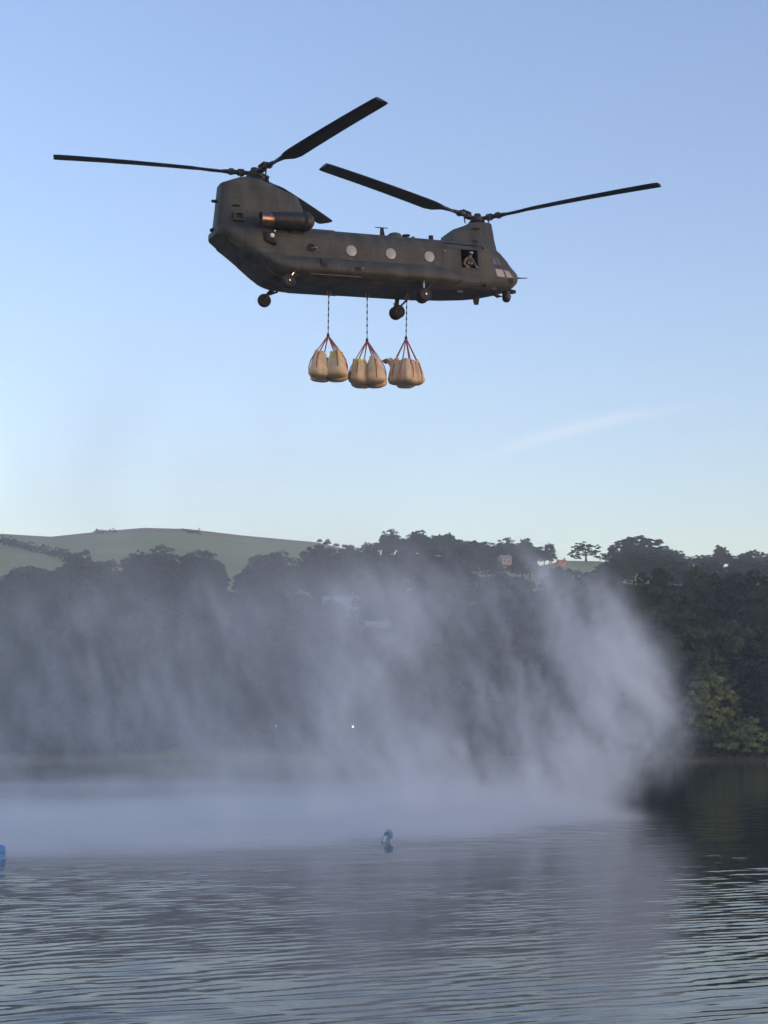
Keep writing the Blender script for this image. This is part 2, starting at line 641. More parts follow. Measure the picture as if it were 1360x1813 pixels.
# ------------------------------------------------------------------ trees
def crown_mesh(name, seed, shape, nleaf, leaf, m, full=False):
    """shape: list of (cx, cy, cz, rx, ry, rz) lobes; leaf clumps are scattered in small bunches over and inside the lobes"""
    rng = np.random.default_rng(seed)
    vol = np.array([s[3] * s[4] for s in shape])
    cnt = (nleaf * vol / vol.sum()).astype(int)
    P, N = [], []
    for s, c in zip(shape, cnt):
        nb = max(6, c // 55)
        d = rng.normal(size=(nb, 3))
        d /= np.linalg.norm(d, axis=1)[:, None]
        if not full:
            d[:, 2] = np.where(d[:, 2] < -0.45, -d[:, 2] * 0.6, d[:, 2])
        rad = rng.uniform(0.62, 1.06, nb)
        bc = d * rad[:, None]
        br = rng.uniform(0.14, 0.30, nb)
        pick = rng.integers(0, nb, c)
        off = rng.normal(size=(c, 3))
        off /= np.linalg.norm(off, axis=1)[:, None]
        off[:, 2] = np.abs(off[:, 2]) * 0.9 - 0.25
        q = bc[pick] + off * (br[pick] * rng.uniform(0.5, 1.0, c) ** 0.5)[:, None]
        P.append(q * np.array(s[3:6]) + np.array(s[:3]))
        nn = off + d[pick] * 0.6 + rng.normal(size=(c, 3)) * 0.45
        N.append(nn / np.linalg.norm(nn, axis=1)[:, None])
    P, N = np.concatenate(P), np.concatenate(N)
    n = len(P)
    t = np.cross(N, rng.normal(size=(n, 3)))
    t /= np.linalg.norm(t, axis=1)[:, None]
    b = np.cross(N, t)
    sz = (leaf * rng.uniform(0.55, 1.25, n))[:, None]
    el = rng.uniform(0.6, 1.0, n)[:, None]
    fold = N * sz * 0.18
    v = np.stack([P - t * sz - fold, P - b * sz * el, P + t * sz - fold, P + b * sz * el], 1).reshape(-1, 3)
    f = np.arange(4 * n).reshape(-1, 4)
    me = bpy.data.meshes.new(name)
    me.from_pydata(v.tolist(), [], f.tolist())
    me.update()
    me.materials.append(m)
    return me


def trunk_mesh(seed, h, r, top, lobes):
    rng = random.Random(seed)
    mb = MB()
    mb.tube([(0, 0, -1.0), (0.05 * r, 0, h * 0.12), (0.25 * rng.uniform(-1, 1), 0.25 * rng.uniform(-1, 1), h * 0.4), (0, 0, top)], [r * 1.35, r, r * 0.75, r * 0.25], 9)
    for lb in lobes:
        z0 = h * rng.uniform(0.22, 0.45)
        e = Vector(lb[:3])
        s = Vector((0, 0, z0))
        k = s.lerp(e, 0.5) + Vector((0, 0, h * 0.03))
        mb.tube([s, k, e], [r * 0.5, r * 0.33, r * 0.12], 6)
    me = bpy.data.meshes.new('trunk')
    me.from_pydata(mb.v, [], mb.f)
    me.update()
    for p in me.polygons:
        p.use_smooth = True
    me.materials.append(M['bark'])
    return me


# prototypes about 16 m tall: (lobes, leaf count, leaf half-size, material)
PROTO_DEF = {
    'dome': ([(0, 0, 9.2, 6.2, 6.2, 6.3), (-3.2, 1, 7.2, 3.8, 3.8, 3.8), (3.4, -1, 7.4, 3.9, 3.8, 4.0), (0.6, -3.4, 7.4, 3.8, 3.4, 4.2), (-.5, 3, 8, 4, 4, 4.2)], 9500, 0.30, 'leaf_dark'),
    'tall': ([(0, 0, 9.6, 4.2, 4.2, 6.2), (-1.8, 0.5, 6.8, 3.2, 3.4, 4.0), (2.0, -.8, 7.2, 3.2, 3.2, 4.2), (0.4, -1.4, 12.4, 2.8, 2.8, 3.4)], 7500, 0.28, 'leaf_dark'),
    'spread': ([(-4.6, 0, 10.2, 4.2, 4.4, 3.2), (0, 0.6, 12.0, 5.0, 4.8, 3.7), (4.8, -.4, 10.4, 4.4, 4.4, 3.2), (0, -2.8, 9.8, 5, 3.6, 3.2), (-8, .4, 8.6, 2.6, 2.8, 2.0), (8.2, .2, 8.6, 2.8, 2.8, 2.1)], 8200, 0.30, 'leaf_dark'),
    'lumpy': ([(-2.4, -1, 8.2, 4.0, 4.2, 5.0), (2.7, .4, 9.4, 4.2, 4.2, 5.8), (.4, 1.6, 11.6, 3.6, 3.6, 4.2), (-.4, -3.2, 6.2, 4.0, 3.2, 4.0), (4.8, -1.6, 6.0, 2.8, 3, 3.6)], 8800, 0.30, 'leaf_mid'),
    'open': ([(-3.6, 0, 7.2, 3.0, 3.0, 3.0), (-.4, .4, 9.8, 3.6, 3.2, 3.2), (3.3, -.4, 8.0, 3.0, 2.9, 3.0), (-5.2, .2, 4.2, 2.4, 2.6, 2.4), (5.0, .3, 4.6, 2.4, 2.4, 2.4), (.6, -.6, 5.4, 2.8, 2.4, 2.4), (-2.6, .5, 3.4, 2.2, 2.2, 2.0)], 6200, 0.33, 'leaf_dark'),
    'willow': ([(0, 0, 11.2, 3.3, 3.6, 3.8), (-2.6, .2, 8.6, 3.2, 3.4, 3.2), (3.0, -.4, 9.2, 3.2, 3.2, 3.2), (-.2, -1.4, 6.4, 4.2, 3.0, 3.2), (4.6, .4, 4.6, 3.4, 3.2, 3.4), (-3.6, -.4, 4.0, 2.8, 2.8, 3.2), (1.4, -2.0, 3.0, 3.6, 2.6, 3.0)], 17000, 0.27, 'leaf_willow'),
    'bush': ([(0, 0, 2.6, 3.4, 3.0, 2.8), (-2.6, .2, 1.8, 2.6, 2.4, 2.0), (2.7, -.2, 2.0, 2.6, 2.4, 2.2)], 3400, 0.22, 'leaf_mid'),
}
PROTO_H = {'dome': 15.6, 'tall': 15.9, 'spread': 15.6, 'lumpy': 15.7, 'open': 13.2, 'willow': 15.0, 'bush': 5.4}
PROTO = {}
for i, (k, (lobes, nl, ls, mk)) in enumerate(PROTO_DEF.items()):
    PROTO[k] = (trunk_mesh(30 + i, PROTO_H[k], 0.42 if k != 'bush' else 0.12, lobes[0][2], lobes), crown_mesh('crown_' + k, 70 + i, lobes, nl, ls, M[mk], k == 'open'))
PROTO['dark_bush'] = (PROTO['bush'][0], crown_mesh('crown_dark_bush', 99, PROTO_DEF['bush'][0], 3400, 0.22, M['leaf_dark']))
PROTO_H['dark_bush'] = 5.4
PROTO['pale_bush'] = (PROTO['bush'][0], crown_mesh('crown_pale_bush', 101, PROTO_DEF['bush'][0], 3400, 0.22, M['leaf_willow']))
PROTO_H['pale_bush'] = 5.4
trng = random.Random(11)


def tree(kind, x, y, h, label, group=None, wide=1.0, name='broadleaf_tree', cat='tree', rot=None, sink=0.3):
    s = h / PROTO_H[kind]
    r = empty(name, (x, y, terrain(x, y) - sink))
    r.rotation_euler = (0, 0, trng.uniform(0, 6.28) if rot is None else rot)
    r.scale = (s * wide, s * wide, s)
    tag(r, label, cat, group)
    for nm, me in (('trunk', PROTO[kind][0]), ('crown', PROTO[kind][1])):
        o = bpy.data.objects.new(nm, me)
        C.objects.link(o)
        o.parent = r
    return r


def tree_px(kind, px, py, D, label, group=None, wide=1.0, **kw):
    p = at_dist(px, py, D)
    z = terrain(p.x, D)
    return tree(kind, p.x, D, max(3.0, p.z - z + 0.3), label, group, wide, **kw)


# skyline and field trees that can be picked out one by one: kind, px, top py, distance, width factor, label
G_SKY = 'trees along the crest of the hill'
named = [
    ('dome', 284, 967, 500, 1.0, 'big rounded tree standing alone in front of the green field'),
    ('lumpy', 338, 984, 497, 0.95, 'lower lumpy tree touching the big rounded tree in front of the field'),
    ('dome', 385, 1000, 490, 0.9, 'small tree at the foot of the field, next to the lumpy one'),
    ('dome', 580, 954, 560, 1.0, 'small round tree where the bare hill crest meets the wood'),
    ('dome', 690, 938, 540, 1.0, 'tall round tree at the highest point of the crest wood'),
    ('lumpy', 742, 940, 540, 1.05, 'broad lumpy tree beside the tallest round tree on the crest'),
    ('tall', 790, 941, 545, 1.1, 'upright tree with a pointed top in the crest wood'),
    ('spread', 838, 955, 540, 0.8, 'low spreading tree on the crest next to the pointed one'),
    ('dome', 895, 953, 535, 1.0, 'round tree on the crest above the pale peach house'),
    ('lumpy', 930, 954, 538, 0.95, 'dense tree on the crest beside a narrow gap of sky'),
    ('tall', 973, 960, 535, 1.0, 'narrow tree standing alone between two gaps of sky'),
    ('open', 1037, 957, 540, 1.55, 'open crowned tree with sky showing through its branches'),
    ('spread', 1130, 946, 530, 1.35, 'wide flat topped tree, the broadest on the crest'),
    ('lumpy', 1085, 966, 533, 0.9, 'dark tree filling the side of the broadest crest tree'),
    ('dome', 1200, 975, 532, 1.1, 'low dome of a tree sloping down from the broadest crest tree'),
    ('lumpy', 1276, 966, 530, 1.1, 'ragged tree on the crest after the dip in the skyline'),
    ('spread', 1335, 972, 530, 0.9, 'flat spreading tree on the crest after the ragged one'),
    ('dome', 1040, 1012, 400, 1.1, 'round tree top just below the strip of pale grass'),
    ('lumpy', 1150, 1012, 345, 1.0, 'lumpy dark tree rising above the wood under the broadest crest tree'),
    ('lumpy', 1248, 1010, 335, 0.85, 'lighter green tree top among the dark wood'),
    ('dome', 1335, 1016, 330, 1.15, 'massive dark round tree, largest in the wood by the water'),
    ('dome', 1435, 1022, 325, 1.1, 'dark round tree standing next to the massive one in the wood'),
    ('tall', -5, 930, 1090, 0.9, 'lone tree on the bare skyline of the moor'),
]
taken = []


def crest_at(px):
    return float(np.interp((px - 680) / 2820, AZ, CREST))


for k, px, py, D, wd, lb in named:
    if 525 < D < 600:
        D = crest_at(px) - 22
    t = tree_px(k, px, py, D, lb, G_SKY if D > 500 else 'trees of the far wood', wd, rot=0.15 if k in ('open', 'spread') else None)
    taken.append((t.location.x, t.location.y, 6.0))

w1 = tree_px('willow', 1256, 1188, 272, 'pale yellow green willow at the water edge', None, 0.92, name='willow_tree', rot=0.3)
taken.append((w1.location.x, w1.location.y, 8))
for px, py, D, wd, k, lb in [(1322, 1268, 269, 1.2, 'pale_bush', 'pale green bush beside the willow at the water edge'),
                             (1352, 1285, 267, 1.1, 'pale_bush', 'rounded light green bush hanging over the shore past the willow'),
                             (1228, 1300, 267, 0.9, 'dark_bush', 'dark bush below the willow'),
                             (1290, 1312, 266, 1.1, 'dark_bush', 'low dark bush on the shore between willow and pale bush'),
                             (1400, 1290, 267, 1.0, 'bush', 'green bush on the shore beyond the light green bush')]:
    t = tree_px(k, px, py, D, lb, None, wd, name='shore_bush', cat='bush')
    taken.append((t.location.x, t.location.y, 3))

# the crest wood closes up behind and below its tallest trees
px = 566
while px < 1420:
    py = np.interp(px, [560, 640, 700, 780, 850, 930, 985, 1066, 1130, 1210, 1280, 1420], [968, 964, 949, 949, 961, 961, 980, 986, 958, 980, 979, 984]) + trng.uniform(-3, 6)
    if not (984 < px < 1070):
        tree_px(trng.choice(['dome', 'lumpy', 'dome']), px, py, crest_at(px) - trng.uniform(12, 60), 'dark tree filling the gaps low in the wood on the crest', 'undergrowth of the crest wood', trng.uniform(1.2, 1.6))
    px += trng.uniform(12, 17)
# thin woodland on the slope between the crest and the wood by the water
for i in range(62):
    px = 540 + 860 * i / 62 + trng.uniform(-5, 5)
    Dm = trng.choice([560, 640, 720]) + trng.uniform(-20, 20)
    if 960 < px < 1110 and Dm > 600:
        continue
    xm = (px - 680) / 2820 * Dm
    ylim = np.interp(px, [540, 640, 700, 780, 850, 930, 985, 1066, 1130, 1210, 1280, 1420], [985, 980, 968, 966, 978, 978, 1000, 1000, 975, 992, 992, 996])
    hm = min(trng.uniform(10, 15), CAM_H + (1310 - ylim) / 2820 * Dm - terrain(xm, Dm))
    if hm < 5:
        continue
    tree(trng.choice(['dome', 'lumpy', 'dome', 'tall']), xm, Dm, hm, 'hazy tree scattered on the slope below the crest wood', 'scattered trees between the two woods', trng.uniform(1.0, 1.3))

# hedge-line trees under the field on the left
for px, py, D in [(20, 1018, 480), (62, 1010, 485), (105, 1012, 480), (150, 1004, 492), (196, 1003, 488), (232, 1008, 480), (430, 1010, 478), (470, 1004, 490), (512, 1002, 500), (548, 985, 515), (618, 962, 548), (650, 962, 545), (660, 985, 520), (-30, 1015, 480)]:
    t = tree_px(trng.choice(['dome', 'lumpy', 'tall']), px, py, D, 'hazy tree in the ragged row along the foot of the green field', 'row of trees under the field', trng.uniform(0.9, 1.2))
    taken.append((t.location.x, t.location.y, 5))

# the wood itself, on a jittered grid
HOUSES = [(-0.006, 338), (-0.028, 385), (0.0762, 700), (0.112, 730)]
nwood = 0
D = 272.0
while D < 500:
    step = 10.5 + (D - 270) * 0.035
    t = -0.262
    while t < 0.262:
        x = t * D + trng.uniform(-3, 3)
        y = D + trng.uniform(-4, 4)
        t += step / D
        a = x / y
        lim = np.interp(a, [-0.25, -0.15, -0.05, 0.02, 0.1, 0.14, 0.28], [470, 470, 480, 500, 440, 420, 440])
        if y > lim:
            continue
        if any((x - p) ** 2 + (y - q) ** 2 < r * r for p, q, r in taken):
            continue
        if any(abs(a - ha) * hd < 7 and hd - 30 < y < hd + 7 for ha, hd in HOUSES):
            continue
        # where the photograph shows low shore scrub, keep the first row short
        h = trng.uniform(13.5, 19.5)
        if a > 0.10 and y < 330:
            h = trng.uniform(17, 24)
        if y < 280:
            h *= 0.62
        k = trng.choices(['dome', 'lumpy', 'tall', 'spread'], [5, 4, 2, 1])[0]
        look = {'dome': 'rounded dark green tree', 'lumpy': 'mid green tree with several lumpy heads', 'tall': 'narrow upright dark tree', 'spread': 'dark tree with a wide flat crown'}[k]
        row = 'just behind the shore scrub' if y < 290 else 'low on the wooded bank' if y < 335 else 'half way up the wooded bank' if y < 400 else 'high on the wooded bank'
        tree(k, x, y, h, look + ' ' + row, 'dense wood on the far bank', trng.uniform(0.9, 1.25))
        nwood += 1
    D += step * 0.95
# understorey that closes the wood below its crowns
for i in range(150):
    a = -0.27 + 0.54 * i / 150 + trng.uniform(-0.004, 0.004)
    y = trng.choice([271, 275, 282, 292, 305]) + trng.uniform(-2, 2)
    if 0.19 < a < 0.225 and y < 278:
        continue
    tree(trng.choice(['bush', 'dark_bush', 'dark_bush']), a * y, y, trng.uniform(5.5, 9.0), 'dark shrub under the tall trees of the far wood', 'understorey of the far wood', trng.uniform(0.8, 1.1), name='understorey_shrub', cat='bush')
# scrub along the shore
for i in range(44):
    a = -0.27 + i * 0.0128 + trng.uniform(-0.003, 0.003)
    y = 266 + trng.uniform(-0.8, 2.5)
    if 0.185 < a < 0.265:
        continue
    tree(trng.choice(['bush', 'dark_bush', 'dark_bush']), a * y, y, trng.uniform(3.0, 6.0), 'low scrubby bush lining the far shore of the reservoir', 'scrub along the far shore', trng.uniform(0.8, 1.2), name='shore_bush', cat='bush')


# hedges and walls across the field
def hedge(pts, h, wdt, label, m, seed):
    rng = np.random.default_rng(seed)
    base = Vector((pts[0][0], pts[0][1], 0))
    shape = []
    for (x0, y0), (x1, y1) in zip(pts[:-1], pts[1:]):
        L = math.hypot(x1 - x0, y1 - y0)
        for i in range(int(L / (wdt * 1.1)) + 1):
            f = i * wdt * 1.1 / L
            x, y = x0 + (x1 - x0) * f, y0 + (y1 - y0) * f
            hh = h * rng.uniform(0.6, 1.25)
            shape.append((x - base.x, y - base.y, terrain(x, y) + hh * 0.22, wdt, wdt, hh * 0.62))
    me = crown_mesh('hedge', seed, shape, len(shape) * 100, 0.42, m)
    o = bpy.data.objects.new('hedge', me)
    C.objects.link(o)
    o.location = base
    tag(o, label, 'hedge', 'hedges dividing the hill fields')


def field_pt(px, py):
    """where the line of sight of a pixel first meets the hill"""
    d = ray(px, py)
    Y = 440.0
    while Y < 1090:
        p = Vector((0, 0, CAM_H)) + d * (Y / d.y)
        if p.z < terrain(p.x, p.y):
            break
        Y += 1.0
    return (p.x, p.y)


hedge([field_pt(0, 962), field_pt(40, 972), field_pt(90, 985), field_pt(160, 1003)], 4.5, 2.2, 'dark hedge running diagonally down the green field', M['leaf_dark'], 301)
hedge([field_pt(168, 947), field_pt(205, 943)], 3.6, 2.4, 'clump of low scrub on the shoulder of the moor', M['leaf_mid'], 304)
hedge([field_pt(326, 944), field_pt(352, 947)], 3.4, 2.2, 'dark scrub just past the top of the moor', M['leaf_dark'], 305)


# ------------------------------------------------------------------ houses on the bank
def house(px, D, w_, dp, eave, ridge, label, wall, roof, base_z=None, rot=0.0, nwin=3):
    x = (px - 680) / 2820 * D
    z = terrain(x, D) if base_z is None else base_z
    r = empty('house', (x, D, z - 0.4), (0, 0, rot))
    tag(r, label, 'house')
    w2, d2 = w_ / 2, dp / 2
    mb = MB()
    ring = [(-w2, -d2), (w2, -d2), (w2, d2), (-w2, d2)]
    vs = [(a, b, 0) for a, b in ring] + [(a, b, eave) for a, b in ring] + [(-w2, 0, ridge - 0.12), (w2, 0, ridge - 0.12)]
    mb.add(vs, [(0, 1, 5, 4), (2, 3, 7, 6), (1, 2, 6, 9, 5), (3, 0, 4, 8, 7), (4, 5, 9, 8), (6, 7, 8, 9), (3, 2, 1, 0)])
    mb.build('wall', wall, r, False)
    ov = 0.35
    mb = MB()
    for s in (-1, 1):
        e = eave - ov * (ridge - eave) / d2
        a = [(-w2 - ov, s * (d2 + ov), e), (w2 + ov, s * (d2 + ov), e), (w2 + ov, 0, ridge), (-w2 - ov, 0, ridge)]
        b = [(p[0], p[1], p[2] + 0.16) for p in a]
        mb.add(a + b, [(0, 3, 2, 1), (4, 5, 6, 7), (0, 1, 5, 4), (1, 2, 6, 5), (2, 3, 7, 6), (3, 0, 4, 7)])
    rf = mb.build('roof', roof, r, False)
    MB().bbox((w2 * 0.6, -0.35, ridge - 0.4), (w2 * 0.6 + 0.7, 0.35, ridge + 1.0), 0.04).build('chimney', M['stone'], rf, False)
    for i in range(nwin):
        for zz in ((0.9, 2.9) if eave > 4 else (1.0,)):
            cx = -w2 + w_ * (i + 0.5) / nwin
            wn = MB()
            for lo, hi in (((cx - .55, -d2 - .06, zz), (cx + .55, -d2 + .02, zz + .08)), ((cx - .55, -d2 - .06, zz + 1.12), (cx + .55, -d2 + .02, zz + 1.2)),
                           ((cx - .55, -d2 - .06, zz + .08), (cx - .47, -d2 + .02, zz + 1.12)), ((cx + .47, -d2 - .06, zz + .08), (cx + .55, -d2 + .02, zz + 1.12))):
                wn.box(lo, hi)
            fo = wn.build('window', M['white'], r, False)
            MB().box((cx - .47, -d2 - .02, zz + .08), (cx + .47, -d2 + .01, zz + 1.12)).build('pane', M['pane'], fo, False)
    return r


def z_for(py, D):
    return CAM_H + (1310 - py) / 2820.0 * D


house(668, 338, 5.0, 6, 4.2, 5.8, 'small stone house with a pale slate gable roof among the trees', M['stone'], M['slate'], z_for(1103, 338) - 5.4, 0.25, 2)
house(604, 385, 8.0, 6, 5.0, 7.2, 'white rendered house half hidden in the wood', M['render_white'], M['slate'], z_for(1058, 385) - 6.8, -0.1, 3)
house(895, 700, 4.6, 5, 3.2, 4.4, 'pale peach house under the round crest tree', mat('peach_render', (0.34, 0.26, 0.22), 0.9, var=0.1), M['slate'], z_for(984, 700) - 4.2, 0.3, 2)
house(996, 730, 3.4, 4, 2.6, 3.3, 'small brick hut, coloured orange as if sunlit, on the grass strip beside the narrow tree', M['sun_tinted_wall'], M['sun_tinted_wall'], z_for(993, 730) - 2.9, 0.1, 1)


# ------------------------------------------------------------------ lamps on the far shore
def lamp(px, py, D, r_b, watts, label, col):
    p = at_dist(px, py, D)
    zb = terrain(p.x, p.y)
    h = p.z - zb
    r = empty('lamp_post', (p.x, p.y, zb))
    tag(r, label, 'lamp', 'lit lamps on the far bank')
    MB().tube([(0, 0.1, -0.5), (0, 0.1, h - 0.3), (0, 0.05, h + 0.15), (0, -0.25, h + 0.2)], [0.09, 0.06, 0.05, 0.04], 8).build('pole', M['pole'], r)
    MB().lathe([(0.03, 0.24), (0.12, 0.2), (0.22, 0.08), (0.24, 0.06)], 'z', (0, -0.3, h), 14).build('lamp_shade', M['pole'], r)
    m, nt, b = mat_base('lit_bulb')
    b.inputs['Emission Color'].default_value = (*col, 1)
    b.inputs['Emission Strength'].default_value = watts
    MB().lathe([(0.02, -r_b), (r_b * .7, -r_b * .7), (r_b, 0), (r_b * .7, r_b * .5), (0.05, r_b * .7)], 'z', (0, -0.32, h - 0.05), 14).build('bulb', m, r)


lamp(625, 1286, 264, 0.17, 2.2, 'lit warm lamp post on the bank under the wood, the brighter of two', (1.0, 0.55, 0.22))
lamp(489, 1285, 264, 0.09, 0.7, 'faint lit lamp post on the bank under the wood, the dimmer of two', (1.0, 0.85, 0.75))
# ------------------------------------------------------------------ helicopter
# body axes: x to the nose, y to port, z up; origin between the front wheels
YAW, PIT, ROL = R_(23.537), R_(3.079), R_(-0.978)
HELI = Matrix.Translation((1.293, 73.988, 24.121)) @ Matrix.Rotation(YAW, 4, 'Z') @ Matrix.Rotation(-PIT, 4, 'Y') @ Matrix.Rotation(ROL, 4, 'X')
HINV = HELI.inverted()
heli = empty('tandem_rotor_helicopter')
heli.matrix_world = HELI
tag(heli, 'dark olive tandem rotor transport helicopter hovering with three slung loads', 'helicopter')


def section(x, zb, zt, hw, rt, rb):
    lim = min(hw, (zt - zb) / 2) * 0.985
    rt, rb = min(rt, lim), min(rb, lim)
    arcs = [((hw - rb, zb + rb), rb, -90), ((hw - rt, zt - rt), rt, 0), ((-hw + rt, zt - rt), rt, 90), ((-hw + rb, zb + rb), rb, 180)]
    pts = []
    NA = 9
    for k, ((cy_, cz_), r, a0) in enumerate(arcs):
        arc = [(cy_ + r * math.cos(R_(a0 + 90 * i / (NA - 1))), cz_ + r * math.sin(R_(a0 + 90 * i / (NA - 1)))) for i in range(NA)]
        pts += arc
        (c2, z2), r2, a2 = arcs[(k + 1) % 4]
        nx = (c2 + r2 * math.cos(R_(a2)), z2 + r2 * math.sin(R_(a2)))
        for i in (1, 2, 3, 4):
            f = i / 5
            pts.append((arc[-1][0] + (nx[0] - arc[-1][0]) * f, arc[-1][1] + (nx[1] - arc[-1][1]) * f))
    return [Vector((x, a, b)) for a, b in pts]


def interp_cols(table, x):
    xs = [r[0] for r in table]
    return [float(np.interp(x, xs, [r[i] for r in table])) for i in range(1, len(table[0]))]


FUS = [  # x, z bottom, z top, half width, top corner radius, bottom corner radius
    (-9.82, 2.60, 2.84, 0.55, 0.3, 0.3), (-9.74, 2.52, 2.92, 0.80, 0.4, 0.4), (-9.55, 2.43, 2.97, 0.98, 0.5, 0.4), (-9.24, 2.20, 3.02, 1.12, 0.6, 0.5),
    (-8.42, 1.52, 3.07, 1.22, 0.7, 0.62), (-7.73, 0.93, 3.09, 1.25, 0.72, 0.66), (-7.25, 0.64, 3.10, 1.26, 0.72, 0.6), (-6.9, 0.55, 3.10, 1.26, 0.72, 0.52), (-6.4, 0.51, 3.10, 1.26, 0.72, 0.4),
    (-5.0, 0.50, 3.10, 1.26, 0.72, 0.26), (0.0, 0.50, 3.09, 1.26, 0.72, 0.28), (2.0, 0.53, 3.07, 1.26, 0.72, 0.4), (3.2, 0.60, 3.05, 1.25, 0.72, 0.5), (3.9, 0.67, 3.02, 1.17, 0.72, 0.55),
    (4.3, 0.74, 2.95, 1.09, 0.72, 0.6), (4.63, 0.80, 2.75, 1.00, 0.7, 0.6), (4.97, 0.88, 2.40, 0.88, 0.6, 0.55), (5.2, 0.95, 2.18, 0.78, 0.55, 0.5), (5.5, 1.10, 1.98, 0.58, 0.5, 0.45),
    (5.7, 1.28, 1.85, 0.38, 0.4, 0.4), (5.82, 1.46, 1.74, 0.18, 0.2, 0.2)]


def make_fuselage():
    xs = sorted(set([r[0] for r in FUS] + [round(v, 3) for v in np.linspace(-6.2, 2.8, 26)] + [3.55, -9.0, -8.7, -8.1, 4.12, 4.47, 4.8, 5.35, 5.6]))
    mb = MB().rings([section(x, *interp_cols(FUS, x)) for x in xs])
    o = mb.build('fuselage', M['paint'], None)
    cut = []
    for lo, hi in (((2.19, -1.7, 1.59), (3.08, -1.0, 2.49)), ((1.35, -1.14, 0.78), (3.5, 1.12, 2.8))):
        c = MB().box(lo, hi).build('cutter', None, None, False)
        c.hide_render = True
        cut.append(c)
        md = o.modifiers.new('cut', 'BOOLEAN')
        md.operation = 'DIFFERENCE'
        md.solver = 'EXACT'
        md.object = c
    dg = bpy.context.evaluated_depsgraph_get()
    me = bpy.data.meshes.new_from_object(o.evaluated_get(dg))
    me.name = 'fuselage'
    old = o.data
    o.modifiers.clear()
    o.data = me
    bpy.data.meshes.remove(old)
    for c in cut:
        bpy.data.objects.remove(c)
    while len(me.materials) < 2:
        me.materials.append(M['interior'])
    me.materials[0] = M['paint']
    me.materials[1] = M['interior']
    for p in me.polygons:
        c = p.center
        inside = 1.3 < c.x < 3.55 and abs(c.y) < 1.17 and 0.77 < c.z < 2.81
        p.material_index = 1 if inside else 0
    bm = bmesh.new()
    bm.from_mesh(me)
    for f in bm.faces:
        f.smooth = True
    for e in bm.edges:
        if len(e.link_faces) == 2 and e.calc_face_angle(0) > R_(35):
            e.smooth = False
    bvh = BVHTree.FromBMesh(bm)
    bm.to_mesh(me)
    bm.free()
    o.parent = heli
    return o, bvh


fuselage, FBVH = make_fuselage()
CAM_L = HINV @ Vector((0, 0, CAM_H))


def hit_px(px, py):
    d = (HINV.to_3x3() @ ray(px, py)).normalized()
    return FBVH.ray_cast(CAM_L, d)


def quad_grid(corners, n):
    (a, b, c, d) = [Vector(p) for p in corners]
    return [[(a.lerp(b, i / n)).lerp(d.lerp(c, i / n), j / n) for i in range(n + 1)] for j in range(n + 1)]


def patch_from(pts, name, m, parent, off=0.014, mirror=True):
    """pts: grid of (location, normal) on the skin; builds a thin raised panel that follows it, on both sides"""
    out = []
    for s in ((1, -1) if mirror else (1,)):
        n = len(pts)
        mb = MB()
        top = [(p[0] + p[1] * off) for row in pts for p in row]
        bot = [(p[0] - p[1] * 0.01) for row in pts for p in row]
        k = len(pts[0])
        fs = []
        for j in range(n - 1):
            for i in range(k - 1):
                q = (j * k + i, j * k + i + 1, (j + 1) * k + i + 1, (j + 1) * k + i)
                fs.append(q)
        N = n * k
        rim = [i for i in range(k)] + [j * k + k - 1 for j in range(1, n)] + [(n - 1) * k + i for i in range(k - 2, -1, -1)] + [j * k for j in range(n - 2, 0, -1)]
        for i in range(len(rim)):
            a, b = rim[i], rim[(i + 1) % len(rim)]
            fs.append((a, b, N + b, N + a))
        vs = [Vector((v.x, v.y * s, v.z)) for v in top + bot]
        mb.add(vs, fs)
        out.append(mb.build(name, m, parent, True, 35))
    return out


def patch_px(corners, name, m, parent, off=0.014, n=7, mirror=True):
    g = quad_grid([(x, y, 0) for x, y in corners], n)
    rows = []
    for row in g:
        r = []
        for p in row:
            h = hit_px(p.x, p.y)
            if h[0] is None:
                return []
            nn = h[1] if h[1].dot(CAM_L - h[0]) > 0 else -h[1]
            r.append((h[0], nn))
        rows.append(r)
    return patch_from(rows, name, m, parent, off, mirror)


def patch_axis(corners, axis, name, m, parent, off=0.014, n=7, mirror=False):
    """corners (3D) pushed along an axis onto the skin"""
    ax = Vector(axis)
    g = quad_grid(corners, n)
    rows = []
    for row in g:
        r = []
        for p in row:
            h = FBVH.ray_cast(p - ax * 4, ax)
            if h[0] is None:
                return []
            nn = h[1] if h[1].dot(ax) < 0 else -h[1]
            r.append((h[0], nn))
        rows.append(r)
    return patch_from(rows, name, m, parent, off, mirror)


# cockpit glazing
patch_px([(868.0, 459.0), (875.0, 456.0), (880.5, 469.0), (873.5, 467.5)], 'side_window', M['glass'], heli)
patch_px([(876.5, 476.0), (889.6, 477.6), (894.2, 490.8), (880.3, 489.2)], 'chin_window', M['chin'], heli)
patch_px([(892.2, 478.4), (900.5, 480.2), (908.5, 491.5), (897.5, 491.5)], 'nose_window', M['chin'], heli, n=6)
patch_px([(899.5, 493.0), (908.0, 493.0), (908.0, 502.0), (902.0, 503.0)], 'nose_panel', M['black'], heli, n=5)
patch_px([(876.3, 455.0), (879.0, 456.5), (887.5, 469.5), (882.3, 469.2)], 'quarter_light', M['glass'], heli, n=5)
patch_axis([(6, -0.74, 2.16), (6, -0.06, 2.22), (6, -0.06, 2.70), (6, -0.58, 2.60)], (-1, 0, 0), 'windscreen', M['glass'], heli, mirror=True)
